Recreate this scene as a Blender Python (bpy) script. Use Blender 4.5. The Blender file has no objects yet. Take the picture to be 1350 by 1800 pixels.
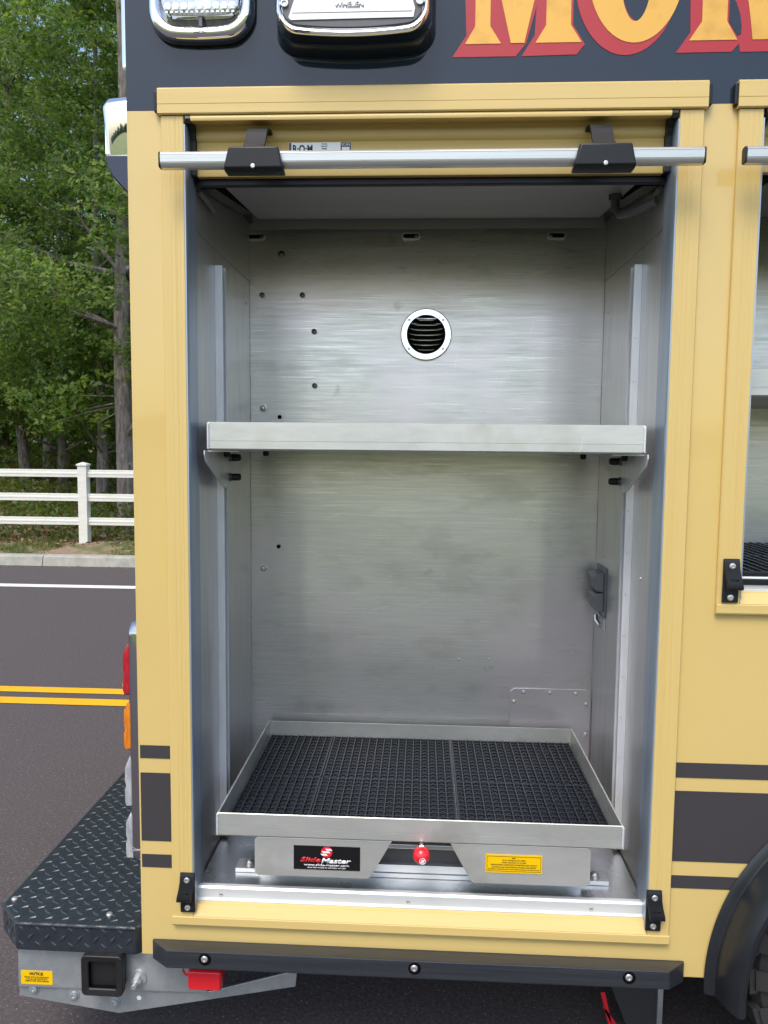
import bpy, bmesh, math, random
import numpy as np
from mathutils import Vector, Matrix
random.seed(7); np.random.seed(7)
rad = math.radians
S = bpy.context.scene
COL = S.collection

# ------------------------------------------------------------------ camera
PITCH, YAW, ROLL, FPX = 0.0857691, 0.0495506, 0.0095259, 1341.73
cam_d = bpy.data.cameras.new('camera'); cam = bpy.data.objects.new('camera', cam_d); COL.objects.link(cam)
fwd = Vector((-math.sin(YAW)*math.cos(PITCH), math.cos(YAW)*math.cos(PITCH), -math.sin(PITCH)))
rgt = Vector((math.cos(YAW), math.sin(YAW), 0)); upv = rgt.cross(fwd)
r2 = rgt*math.cos(ROLL)+upv*math.sin(ROLL); u2 = upv*math.cos(ROLL)-rgt*math.sin(ROLL)
cam.matrix_world = Matrix(((r2.x,u2.x,-fwd.x,0),(r2.y,u2.y,-fwd.y,-1.75),(r2.z,u2.z,-fwd.z,1.65),(0,0,0,1)))
cam_d.sensor_fit = 'HORIZONTAL'; cam_d.sensor_width = 36; cam_d.lens = 36*FPX/1350
cam_d.clip_start = 0.02; cam_d.clip_end = 2000
S.camera = cam

# ------------------------------------------------------------------ sky, sun, exposure
SUN_EL, SUN_AZ = rad(58), rad(198)          # azimuth clockwise from +Y
w = bpy.data.worlds.new('World'); S.world = w; w.use_nodes = True
nt = w.node_tree; bg = nt.nodes['Background']
sky = nt.nodes.new('ShaderNodeTexSky'); sky.sky_type = 'NISHITA'; sky.sun_disc = False
sky.sun_elevation = SUN_EL; sky.sun_rotation = SUN_AZ
sky.air_density = 1.0; sky.dust_density = 2.6; sky.ozone_density = 1.0; sky.altitude = 0
nt.links.new(sky.outputs[0], bg.inputs[0]); bg.inputs[1].default_value = 0.15
sd = bpy.data.lights.new('sun', 'SUN'); sd.energy = 1.2; sd.angle = rad(25); sd.color = (1, 0.95, 0.88)
sun = bpy.data.objects.new('sun', sd); COL.objects.link(sun)
sdir = Vector((math.sin(SUN_AZ)*math.cos(SUN_EL), math.cos(SUN_AZ)*math.cos(SUN_EL), math.sin(SUN_EL)))
sun.rotation_euler = sdir.to_track_quat('Z', 'Y').to_euler(); sun.location = (0, -6, 9)
S.view_settings.view_transform = 'Standard'; S.view_settings.look = 'None'
S.view_settings.exposure = 0.92; S.view_settings.gamma = 1.0; S.view_settings.use_curve_mapping = False
S.render.engine = 'CYCLES'
S.render.resolution_x = 768; S.render.resolution_y = 1024
S.cycles.max_bounces = 6; S.cycles.diffuse_bounces = 3; S.cycles.glossy_bounces = 4; S.cycles.transmission_bounces = 4
S.cycles.use_adaptive_sampling = True; S.cycles.adaptive_threshold = 0.015
S.cycles.caustics_reflective = False; S.cycles.caustics_refractive = False

# ------------------------------------------------------------------ materials
MATS = {}
def mat(name, col, rough=.5, metal=0.0, col2=None, nscale=8, nstretch=(1,1,1), ndetail=4, ramp=(.35,.65),
        rvar=0.0, bump=0.0, bscale=60, bstretch=(1,1,1), coat=0.0, spec=.5, trans=0.0, col3=None, n3scale=3, n3ramp=(.45,.6),
        speck=None, speckscale=300, emit=None, ior=None, col4=None, n4scale=1.7, n4ramp=(.45,.65), n3stretch=(1,1,1), scratch=None, coatr=.08):
    if name in MATS: return MATS[name]
    m = bpy.data.materials.new(name); m.use_nodes = True; t = m.node_tree; b = t.nodes['Principled BSDF']
    N = t.nodes.new; L = t.links.new
    b.inputs['Base Color'].default_value = (*col, 1); b.inputs['Roughness'].default_value = rough
    b.inputs['Metallic'].default_value = metal; b.inputs['Coat Weight'].default_value = coat
    b.inputs['Coat Roughness'].default_value = coatr
    b.inputs['Specular IOR Level'].default_value = spec; b.inputs['Transmission Weight'].default_value = trans
    if ior: b.inputs['IOR'].default_value = ior
    tc = N('ShaderNodeTexCoord')
    def noise(sc, st, det=4, ro=.6):
        mp = N('ShaderNodeMapping'); mp.inputs['Scale'].default_value = st; L(tc.outputs['Object'], mp.inputs[0])
        n = N('ShaderNodeTexNoise'); n.inputs['Scale'].default_value = sc; n.inputs['Detail'].default_value = det
        n.inputs['Roughness'].default_value = ro; L(mp.outputs[0], n.inputs[0]); return n.outputs['Fac']
    def ramp_(fac, a, bb):
        r = N('ShaderNodeMapRange'); r.inputs[1].default_value = a; r.inputs[2].default_value = bb; L(fac, r.inputs[0]); return r.outputs[0]
    cur = None
    def mix(fac, A, B):
        x = N('ShaderNodeMix'); x.data_type = 'RGBA'
        L(fac, x.inputs[0])
        if isinstance(A, tuple): x.inputs[6].default_value = (*A, 1)
        else: L(A, x.inputs[6])
        if isinstance(B, tuple): x.inputs[7].default_value = (*B, 1)
        else: L(B, x.inputs[7])
        return x.outputs[2]
    if col2:
        f = ramp_(noise(nscale, nstretch, ndetail), *ramp); cur = mix(f, col, col2)
        if rvar:
            r = N('ShaderNodeMapRange'); r.inputs[3].default_value = max(.02, rough-rvar); r.inputs[4].default_value = rough+rvar
            L(f, r.inputs[0]); L(r.outputs[0], b.inputs['Roughness'])
    if col3:
        f3 = ramp_(noise(n3scale, n3stretch, 6), *n3ramp); cur = mix(f3, cur if cur else col, col3)
    if col4:
        f4 = ramp_(noise(n4scale, (1,1.3,.8), 3), *n4ramp); cur = mix(f4, cur if cur else col, col4)
    if scratch:      # thin random scratches: two rotated, very stretched noises
        for k,(ang,st) in enumerate(((.35,(1.2,1,60)),(-.5,(1.0,1,55)),(1.35,(1.3,1,60)))):
            mp = N('ShaderNodeMapping'); mp.inputs['Rotation'].default_value = (0,ang,0); L(tc.outputs['Object'], mp.inputs[0])
            mp2 = N('ShaderNodeMapping'); mp2.inputs['Scale'].default_value = st; mp2.inputs['Location'].default_value = (k*3.1,0,k*1.7); L(mp.outputs[0], mp2.inputs[0])
            nz = N('ShaderNodeTexNoise'); nz.inputs['Scale'].default_value = 2.6; nz.inputs['Detail'].default_value = 2; L(mp2.outputs[0], nz.inputs[0])
            f5 = ramp_(nz.outputs['Fac'], .745, .80); cur = mix(f5, cur if cur else col, scratch)
    if speck:
        fs = ramp_(noise(speckscale, (1,1,1), 1 if speckscale > 50 else 5), .66, .72 if speckscale > 50 else .80); cur = mix(fs, cur if cur else col, speck)
    if cur: L(cur, b.inputs['Base Color'])
    if bump:
        bp = N('ShaderNodeBump'); bp.inputs['Strength'].default_value = bump; bp.inputs['Distance'].default_value = .002
        L(noise(bscale, bstretch, 3), bp.inputs['Height']); L(bp.outputs[0], b.inputs['Normal'])
    if emit:
        b.inputs['Emission Color'].default_value = (*emit[:3], 1); b.inputs['Emission Strength'].default_value = emit[3]
    MATS[name] = m; return m

YEL = (.61, .452, .160)
M_yel = mat('yellow paint', YEL, .40, col2=(.635,.472,.172), nscale=2.2, ndetail=6, coat=1.0, coatr=.04, spec=.15, bump=.05, bscale=7)
M_yelf = mat('yellow satin frame paint', (.61,.448,.155), .42, col2=(.635,.468,.172), nscale=5, nstretch=(30,30,.6), coat=.15, bump=.05, bscale=90, bstretch=(20,20,.3))
M_yelh = mat('yellow satin header paint', (.61,.448,.155), .42, col2=(.635,.468,.172), nscale=5, nstretch=(.6,30,30), coat=.15, bump=.05, bscale=90, bstretch=(.3,20,20))
M_blk = mat('gloss black band paint', (.016,.026,.040), .35, coat=1.0, coatr=.04, spec=.0, bump=.03, bscale=7)
M_strip = mat('charcoal stripe vinyl', (.034,.031,.033), .55, col2=(.046,.042,.044), nscale=700, ramp=(.4,.6))
M_wall = mat('brushed aluminium sheet', (.82,.82,.79), .33, .75, col2=(.60,.60,.575), nscale=52, nstretch=(.12,1,5), ndetail=7, ramp=(.30,.74), rvar=.07,
             bump=.12, bscale=9, bstretch=(.5,1,2.5), col4=(.77,.73,.745), n4scale=2.3, n4ramp=(.46,.62), col3=(.52,.52,.485), n3scale=7, n3stretch=(.7,1,1.7), n3ramp=(.50,.78),
             speck=(.40,.40,.385), speckscale=9, scratch=(.90,.90,.89))
M_swall = mat('aluminium side sheet', (.70,.70,.70), .36, .74, col2=(.56,.56,.56), nscale=30, nstretch=(1,5,.12), ndetail=6, ramp=(.25,.8), rvar=.05,
              bump=.10, bscale=8, bstretch=(1,2.5,.5), col3=(.50,.50,.50), n3scale=3, n3stretch=(1,3,.8), n3ramp=(.55,.80))
M_floor = mat('aluminium floor sheet', (.66,.67,.68), .32, 1.0, col2=(.56,.57,.58), nscale=9, ndetail=6, rvar=.08, bump=.1, bscale=120)
M_tray = mat('mill finish aluminium', (.62,.63,.585), .42, .65, col2=(.50,.51,.475), nscale=26, nstretch=(.35,1,1.3), ndetail=8, ramp=(.30,.72), rvar=.10, bump=.08, bscale=160,
             col3=(.69,.695,.65), n3scale=4, n3stretch=(.6,1,2), n3ramp=(.45,.70), col4=(.53,.535,.48), n4scale=7, n4ramp=(.56,.72), scratch=(.70,.70,.68))
M_galv = mat('galvanised steel', (.50,.53,.535), .42, .7, col2=(.36,.40,.415), nscale=30, ndetail=8, ramp=(.32,.68), rvar=.12, bump=.06, bscale=200, col3=(.58,.61,.61), n3scale=8, n3ramp=(.5,.65))
M_strut = mat('zinc strut', (.82,.85,.88), .42, .45, col2=(.72,.75,.78), nscale=40, nstretch=(1,1,.2), ndetail=3)
M_alu = mat('anodised aluminium', (.66,.68,.665), .30, .75, col2=(.60,.62,.605), nscale=6, nstretch=(.4,30,30))
M_jamb = mat('grey blue door track', (.40,.47,.55), .35, .5, col2=(.32,.39,.47), nscale=4, nstretch=(8,8,.5))
M_gray = mat('grey cover paint', (.10,.10,.105), .45)
M_cover = mat('pale grey cover sheet', (.40,.40,.42), .5, .2, col2=(.35,.35,.37), nscale=5, nstretch=(.4,4,4))
M_dark = mat('black painted steel', (.012,.012,.013), .45)
M_plast = mat('black plastic', (.009,.010,.012), .42, spec=.35, bump=.06, bscale=500)
M_rub = mat('black rubber rail', (.019,.022,.028), .40, col2=(.030,.034,.040), nscale=6, nstretch=(.5,4,20), ndetail=6, bump=.25, bscale=150, bstretch=(.15,1,1))
M_flare = mat('black flare plastic', (.010,.012,.015), .30, col2=(.015,.018,.022), nscale=9, bump=.08, bscale=250)
M_tyre = mat('tyre rubber', (.020,.020,.021), .7, col2=(.034,.033,.032), nscale=14, bump=.2, bscale=120)
M_mat = mat('mat plastic', (.006,.009,.015), .34, bump=.1, bscale=300)
M_chrome = mat('chrome', (.88,.89,.90), .03, 1.0)
M_steel = mat('stainless screw', (.66,.65,.62), .30, .8)
M_bolt = mat('dull bolt', (.16,.15,.14), .35, 1.0)
M_tread = mat('black coated tread plate', (.017,.022,.029), .30, col2=(.025,.031,.039), nscale=50, ndetail=4, bump=.2, bscale=500, coat=.25)
M_lensr = mat('red lens', (.50,.012,.025), .08, spec=.6, coat=1.0, col2=(.30,.005,.012), nscale=90, nstretch=(1,1,.3))
M_lensa = mat('amber lens', (.75,.24,.008), .08, spec=.6, coat=1.0, col2=(.55,.15,.005), nscale=90, nstretch=(1,1,.3))
M_lensc = mat('clear lens', (.50,.53,.58), .08, spec=.6, coat=1.0, metal=.5, col2=(.75,.77,.80), nscale=60, nstretch=(1,1,.4))
M_led = mat('led reflector', (.86,.87,.88), .16, .9, col2=(.5,.52,.55), nscale=120)
M_white = mat('white reflector', (.88,.89,.90), .3)
M_red = mat('red plastic', (.70,.015,.025), .3, coat=.3)
M_lred = mat('red vinyl letter', (.40,.018,.028), .45)
M_gold = mat('gold leaf vinyl', (.72,.40,.07), .40, .12, col2=(.56,.30,.055), nscale=14, ndetail=6, ramp=(.5,.75), bump=.05, bscale=200)
M_sblk = mat('sticker black', (.006,.006,.007), .25)
M_sred = mat('sticker red', (.68,.02,.03), .3)
M_swht = mat('sticker white', (.82,.82,.82), .35)
M_syel = mat('sticker yellow', (.83,.50,.0), .35)
M_snavy = mat('sticker navy', (.012,.018,.06), .3)
M_ssil = mat('sticker silver', (.60,.62,.60), .35, .3)
M_outl = mat('grey outlet plastic', (.19,.20,.215), .4)
M_guide = mat('dull guide strip', (.17,.18,.17), .5)
M_darkchrome = mat('dark reflection chrome', (.06,.062,.075), .10, .9)  # chrome coloured dark to imitate the dark reflection low on the lamp
M_louv = mat('polished louvre', (.72,.74,.78), .14, 1.0)
M_weld = mat('coated weld bead', (.06,.065,.075), .35, .3)
M_bezel = mat('darkened chrome bezel', (.50,.50,.53), .06, 1.0)  # chrome tinted darker, its dark reflection put into the colour
M_thresh = mat('satin threshold aluminium', (.70,.72,.71), .38, .35, col2=(.63,.65,.64), nscale=20, nstretch=(.2,1,3))
M_flap = mat('mud flap rubber', (.030,.030,.031), .6)
M_shole = mat('opening shade', (.004,.004,.004), .8, spec=.05)  # near-black paints the shade inside holes, slots and recesses
M_asph = mat('asphalt', (.042,.034,.033), .82, col2=(.108,.088,.086), nscale=85, ndetail=5, ramp=(.34,.70), bump=1.0, bscale=75, col3=(.074,.062,.060), n3scale=.8, n3stretch=(.35,1,1), n3ramp=(.35,.75), speck=(.22,.20,.19), speckscale=120)
M_wline = mat('white road paint', (.74,.74,.71), .6, col2=(.6,.6,.57), nscale=30, ndetail=6, ramp=(.50,.72), bump=.3, bscale=150, col3=(.16,.15,.14), n3scale=8, n3ramp=(.66,.70))
M_yline = mat('yellow road paint', (.78,.40,.008), .55, col2=(.66,.33,.01), nscale=20, ndetail=6, ramp=(.55,.8), bump=.3, bscale=150, col3=(.12,.10,.06), n3scale=7, n3ramp=(.655,.69))
M_kerb = mat('kerb concrete', (.36,.35,.30), .85, col2=(.25,.255,.22), nscale=7, ndetail=8, ramp=(.4,.7), bump=.5, bscale=120)
M_soil = mat('verge soil', (.20,.13,.085), .95, col2=(.28,.20,.135), nscale=9, ndetail=8, bump=.8, bscale=70, col3=(.10,.12,.035), n3scale=1.6, n3ramp=(.5,.62))
M_field = mat('field grass', (.11,.15,.03), .9, col2=(.19,.20,.05), nscale=.25, ndetail=8, bump=.5, bscale=8)
M_hill = mat('far wood', (.025,.045,.014), .95, col2=(.045,.07,.02), nscale=.15, ndetail=8)
M_vinyl = mat('white vinyl', (.70,.69,.62), .4, col2=(.60,.60,.51), nscale=3, nstretch=(1,1,6), ndetail=8, ramp=(.42,.75), col3=(.50,.53,.40), n3scale=7, n3ramp=(.62,.80))
M_bark = mat('bark', (.25,.22,.19), .95, col2=(.11,.092,.078), nscale=9, nstretch=(2.2,2.2,.45), ndetail=8, ramp=(.4,.62), bump=1.0, bscale=24, bstretch=(1.6,1.6,.35),
             col3=(.36,.36,.32), n3scale=5, n3ramp=(.60,.68))
M_twig = mat('grey twig', (.20,.185,.165), .9)

def leafmat(name, cols, trans=.52):
    m = bpy.data.materials.new(name); m.use_nodes = True; t = m.node_tree; N = t.nodes.new; L = t.links.new
    for n in list(t.nodes): t.nodes.remove(n)
    g = N('ShaderNodeNewGeometry'); r = N('ShaderNodeValToRGB'); L(g.outputs['Random Per Island'], r.inputs[0])
    e = r.color_ramp.elements; e[0].position = 0; e[0].color = (*cols[0], 1); e[1].position = 1; e[1].color = (*cols[-1], 1)
    for i, c in enumerate(cols[1:-1]): x = e.new((i+1)/(len(cols)-1)); x.color = (*c, 1)
    d = N('ShaderNodeBsdfPrincipled'); d.inputs['Roughness'].default_value = .5; L(r.outputs[0], d.inputs['Base Color'])
    tr = N('ShaderNodeBsdfTranslucent'); hs = N('ShaderNodeHueSaturation'); hs.inputs['Value'].default_value = 1.5; hs.inputs['Saturation'].default_value = 1.1
    L(r.outputs[0], hs.inputs['Color']); L(hs.outputs[0], tr.inputs[0])
    mx = N('ShaderNodeMixShader'); mx.inputs[0].default_value = trans; L(d.outputs[0], mx.inputs[1]); L(tr.outputs[0], mx.inputs[2])
    o = N('ShaderNodeOutputMaterial'); L(mx.outputs[0], o.inputs[0]); return m
M_leaf = leafmat('oak leaves', [(.062,.125,.026), (.095,.175,.034), (.15,.23,.044), (.23,.275,.056), (.115,.20,.037)])
M_leaf2 = leafmat('lit oak leaves', [(.10,.19,.028), (.15,.25,.035), (.24,.30,.05), (.13,.22,.032)])  # oak leaf colours lightened to paint the boughs as lit
M_under = leafmat('undergrowth leaves', [(.05,.10,.018), (.085,.15,.022), (.14,.18,.03), (.17,.115,.04), (.07,.125,.02)])
M_grass = leafmat('grass blades', [(.07,.12,.02), (.11,.16,.03), (.20,.19,.06), (.09,.13,.025)], .2)
M_dead = leafmat('dead leaves', [(.16,.075,.035), (.24,.12,.06), (.10,.05,.03), (.30,.19,.10)], .1)

# ------------------------------------------------------------------ mesh helpers
class MB:
    def __init__(s): s.v = []; s.f = []
    def add(s, vs, fs):
        o = len(s.v); s.v += [tuple(p) for p in vs]; s.f += [tuple(i+o for i in f) for f in fs]; return s
    def box(s, x0,x1,y0,y1,z0,z1):
        return s.add([(x0,y0,z0),(x1,y0,z0),(x1,y1,z0),(x0,y1,z0),(x0,y0,z1),(x1,y0,z1),(x1,y1,z1),(x0,y1,z1)],
            [(0,3,2,1),(4,5,6,7),(0,1,5,4),(1,2,6,5),(2,3,7,6),(3,0,4,7)])
    def prism(s, pts, axis, a, b):
        n = len(pts)
        mk = {'x': lambda p,t:(t,p[0],p[1]), 'y': lambda p,t:(p[0],t,p[1]), 'z': lambda p,t:(p[0],p[1],t)}[axis]
        vs = [mk(p,a) for p in pts]+[mk(p,b) for p in pts]
        return s.add(vs, [tuple(range(n)), tuple(range(2*n-1,n-1,-1))]+[(i,(i+1)%n,(i+1)%n+n,i+n) for i in range(n)])
    def loft(s, rings, cap0=True, cap1=True, closed=True):
        n = len(rings[0]); vs = [p for r in rings for p in r]; fs = []
        for k in range(len(rings)-1):
            for i in range(n if closed else n-1):
                j = (i+1)%n; fs.append((k*n+i, k*n+j, (k+1)*n+j, (k+1)*n+i))
        if cap0: fs.append(tuple(range(n-1,-1,-1)))
        if cap1: fs.append(tuple((len(rings)-1)*n+i for i in range(n)))
        return s.add(vs, fs)
    def lathe(s, c, axis, prof, n=16, cap0=False, cap1=True):
        rings = []
        for r, h in prof:
            ring = []
            for i in range(n):
                a = 2*math.pi*i/n; p, q_ = r*math.cos(a), r*math.sin(a)
                ring.append({'y':(c[0]+p, c[1]+h, c[2]+q_), 'x':(c[0]+h, c[1]+p, c[2]+q_), 'z':(c[0]+p, c[1]+q_, c[2]+h)}[axis])
            rings.append(ring)
        return s.loft(rings, cap0, cap1)
    def tube(s, path, radii, n=8, caps=True):
        rings = []
        P = [Vector(p) for p in path]
        if not hasattr(radii, '__len__'): radii = [radii]*len(P)
        for i, p in enumerate(P):
            d = (P[min(i+1,len(P)-1)]-P[max(i-1,0)]).normalized()
            ref = Vector((0,0,1)) if abs(d.z) < .9 else Vector((1,0,0))
            a = d.cross(ref).normalized(); b = d.cross(a).normalized()
            rings.append([tuple(p+(a*math.cos(2*math.pi*k/n)+b*math.sin(2*math.pi*k/n))*radii[i]) for k in range(n)])
        return s.loft(rings, caps, caps)

def rrect(x0,x1,z0,z1,r,n=6):
    out = []
    for cx,cz,a0 in ((x1-r,z0+r,-90),(x1-r,z1-r,0),(x0+r,z1-r,90),(x0+r,z0+r,180)):
        for k in range(n+1):
            a = rad(a0+90*k/n); out.append((cx+r*math.cos(a), cz+r*math.sin(a)))
    return out

def mesh_of(mb, name, material, off=(0,0,0), smooth=None):
    assert not mb.f or max(max(f) for f in mb.f) < len(mb.v), name
    me = bpy.data.meshes.new(name)
    me.from_pydata([(x-off[0],y-off[1],z-off[2]) for x,y,z in mb.v], [], mb.f)
    bm = bmesh.new(); bm.from_mesh(me); bmesh.ops.recalc_face_normals(bm, faces=bm.faces); bm.to_mesh(me); bm.free()
    me.materials.append(material)
    if smooth is not None:
        me.shade_smooth(); me.set_sharp_from_angle(angle=rad(smooth))
    return me

ORI = {}
def origin(parent): return ORI.get(parent.name, (0,0,0)) if parent else (0,0,0)
def part(name, mb, material, parent, bevel=0.0, smooth=None, seg=2, label=None, kind=None):
    off = origin(parent)
    me = mesh_of(mb, name, material, off, smooth)
    o = bpy.data.objects.new(name, me); COL.objects.link(o); o.parent = parent
    if parent: ORI[o.name] = off
    if bevel:
        m = o.modifiers.new('bevel','BEVEL'); m.width = bevel; m.segments = seg; m.limit_method = 'ANGLE'; m.angle_limit = rad(35); m.harden_normals = False
    if label: o['label'] = label
    if kind: o['kind'] = kind
    return o
def inst(name, me, parent, loc, rot=None, scale=None):
    off = origin(parent); o = bpy.data.objects.new(name, me); COL.objects.link(o); o.parent = parent
    o.location = (loc[0]-off[0], loc[1]-off[1], loc[2]-off[2])
    if rot: o.rotation_euler = rot
    if scale: o.scale = scale
    ORI[o.name] = tuple(loc)
    return o
def thing(name, label, cat, loc, group=None):
    o = bpy.data.objects.new(name, None); COL.objects.link(o); o.location = loc; o['label'] = label; o['category'] = cat
    if group: o['group'] = group
    o.empty_display_size = .1; ORI[o.name] = tuple(loc); return o
def struct(name, mb, material, smooth=None):
    o = part(name, mb, material, None, smooth=smooth); o['kind'] = 'structure'; return o

def text(name, s, x0, x1, z0, z1, y, material, parent, shear=0.0, bold=0.0, depth=.0004, axis='y'):
    cu = bpy.data.curves.new('t','FONT'); cu.body = s; cu.size = 1; cu.shear = shear; cu.offset = bold; cu.extrude = 0; cu.resolution_u = 3
    ob = bpy.data.objects.new('t', cu); COL.objects.link(ob)
    dg = bpy.context.evaluated_depsgraph_get(); me = bpy.data.meshes.new_from_object(ob.evaluated_get(dg))
    bpy.data.objects.remove(ob); bpy.data.curves.remove(cu)
    n = len(me.vertices); co = np.empty(n*3, 'f'); me.vertices.foreach_get('co', co); co = co.reshape(-1,3)
    mn, mx = co.min(0), co.max(0); off = origin(parent)
    X = x0+(co[:,0]-mn[0])/(mx[0]-mn[0])*(x1-x0); Z = z0+(co[:,1]-mn[1])/(mx[1]-mn[1])*(z1-z0)
    out = np.stack([X-off[0], np.full(n, y-off[1]), Z-off[2]], 1).astype('f')
    me.vertices.foreach_set('co', out.ravel()); me.materials.clear(); me.materials.append(material); me.update()
    me.name = name
    o = bpy.data.objects.new(name, me); COL.objects.link(o); o.parent = parent; ORI[o.name] = off
    so = o.modifiers.new('solid','SOLIDIFY'); so.thickness = depth; so.offset = 0
    return o

# ================================================================== SETTING
struct('ground', MB().add([(-600,-600,-.03),(600,-600,-.03),(600,600,-.03),(-600,600,-.03)],[(0,1,2,3)]), M_field)
struct('road', MB().add([(-120,-7,0),(120,-7,0),(120,8.21,0),(-120,8.21,0)],[(0,1,2,3)]), M_asph)
for a,b in ((2.85,2.968),(3.072,3.18)):
    struct('yellow_road_line', MB().add([(-120,a,.004),(120,a,.004),(120,b,.004),(-120,b,.004)],[(0,1,2,3)]), M_yline)
struct('white_road_line', MB().add([(-120,6.70,.004),(120,6.70,.004),(120,6.87,.004),(-120,6.87,.004)],[(0,1,2,3)]), M_wline)
kb = MB()
x = -60.0
while x < 60:
    kb.prism([(8.20,-.02),(8.235,.115),(8.26,.135),(8.38,.138),(8.38,-.02)], 'x', x, x+3.04); x += 3.05
struct('kerb', kb, M_kerb)
# verge and forest floor
def verge_z(y, x=0):
    return .125+.08*min(1,max(0,(y-8.4)/.9))+.02*max(0,y-9.4)+.02*math.sin(x*1.7+y*2.3)*min(1,(y-8.37))
xs = np.arange(-30, 20.01, .5); ys = np.concatenate([np.arange(8.37,12,.12), np.arange(12,60,1.5)])
vb = MB(); vb.v = [(float(X),float(Yv),verge_z(Yv,X)+random.uniform(-.012,.012)) for Yv in ys for X in xs]
nx = len(xs); vb.f = [(j*nx+i,j*nx+i+1,(j+1)*nx+i+1,(j+1)*nx+i) for j in range(len(ys)-1) for i in range(nx-1)]
struct('verge', vb, M_soil, smooth=60)
# far tree line behind the viewer, built as a low ridge (seen only mirrored in the chrome)
hb = MB(); n = 120
prof = [(0,-.5),(4,.75),(12,1.0),(40,.6),(80,-.5)]
rings = []
for i in range(n):
    X = -400+800*i/(n-1); h = 7+2.5*math.sin(i*.9)+1.8*math.sin(i*2.3+1)+random.uniform(-.8,.8)
    rings.append([(X, -170-d, k*h) for d,k in prof])
hb.loft(rings, False, False, closed=False); struct('tree_line', hb, M_hill)

# ------------------------------------------------------------------ fence
FY = 9.15
fence = thing('ranch_fence', 'white three-rail vinyl fence running along the verge in front of the trees', 'fence', (-5,FY,.18))
pm = MB(); pm.box(-.064,.064,-.064,.064,-.25,1.125)
pm.loft([[(a*sx,a*sy,h) for sx,sy in ((-1,-1),(1,-1),(1,1),(-1,1))] for a,h in ((.064,1.125),(.078,1.13),(.078,1.15),(.02,1.178))])
me_post = mesh_of(pm, 'post', M_vinyl)
px0 = -4.93
for k in range(-5,5):
    inst('post', me_post, fence, (px0+k*2.44, FY, .20))
for k in range(-5,4):
    for zz in (1.215, .865, .515):
        r = MB(); a = px0+k*2.44+.06; b = a+2.44-.12
        pts = [(FY-.02,zz-.055),(FY-.02,zz-.018),(FY-.024,zz-.01),(FY-.024,zz+.01),(FY-.02,zz+.018),(FY-.02,zz+.055),(FY+.02,zz+.055),(FY+.02,zz-.055)]
        r.prism(pts,'x',a,b); part('rail', r, M_vinyl, fence, bevel=.004)

# ------------------------------------------------------------------ vegetation
def leaf_mesh(name, centers, normals, sizes, material, elong=1.9, lobed=True):
    n = len(centers)
    nrm = normals/np.linalg.norm(normals,axis=1,keepdims=True)
    t = np.random.normal(size=(n,3)); t -= (t*nrm).sum(1,keepdims=True)*nrm; t /= np.linalg.norm(t,axis=1,keepdims=True)
    b = np.cross(nrm,t); L = sizes[:,None]*.5; W = L/elong*1.15
    if lobed:   # six-point leaf with a waist, folded along the midrib
        P = [(-1,0,0),(-.35,.55,.12),(-.05,.32,.08),(.35,1.0,.16),(1,0,-.12),(.35,-1.0,.16),(-.05,-.32,.08),(-.35,-.55,.12)]
        F = [(0,1,7),(1,2,6,7),(2,3,5,6),(3,4,5)]
    else:
        P = [(-1,0,0),(0,.8,.15),(1,0,-.1),(0,-.8,.15)]; F = [(0,1,2),(0,2,3)]
    V = np.stack([centers+t*(L*p[0])+b*(W*p[1])+nrm*(L*p[2]) for p in P],1).reshape(-1,3)
    k = len(P); me = bpy.data.meshes.new(name)
    me.vertices.add(n*k); me.vertices.foreach_set('co', V.astype('f').ravel())
    per = np.concatenate([np.array(f) for f in F]); cnt = np.array([len(f) for f in F])
    loops = (np.arange(n)[:,None]*k+per[None,:]).ravel(); tot = np.tile(cnt,n)
    me.loops.add(len(loops)); me.loops.foreach_set('vertex_index', loops.astype('i'))
    me.polygons.add(len(tot)); me.polygons.foreach_set('loop_start', np.concatenate([[0],np.cumsum(tot)[:-1]]).astype('i'))
    me.update(calc_edges=True); me.validate(); me.materials.append(material); return me

def crown_mesh(name, clumps, per, leaf, material, flat=.45, seed=1):
    np.random.seed(seed); C = []; Nn = []; Sz = []
    for (c, r) in clumps:
        k = int(per*(r/.8)**2); tw = max(4,k//9)
        d = np.random.normal(size=(tw,3)); d /= np.linalg.norm(d,axis=1,keepdims=True); d *= (np.random.rand(tw,1)**.45)*r; d[:,2] *= flat
        p = np.array(c)+d
        idx = np.random.randint(0,tw,k); off = np.random.normal(size=(k,3))*leaf*.75; off[:,2] *= .6
        C.append(p[idx]+off); nn = np.random.normal(size=(k,3))*.55; nn[:,2] += .75; nn[:,1] -= .55; Nn.append(nn)
        Sz.append(np.random.uniform(.65,1.25,k)*leaf)
    return leaf_mesh(name, np.concatenate(C), np.concatenate(Nn), np.concatenate(Sz), material)

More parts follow.
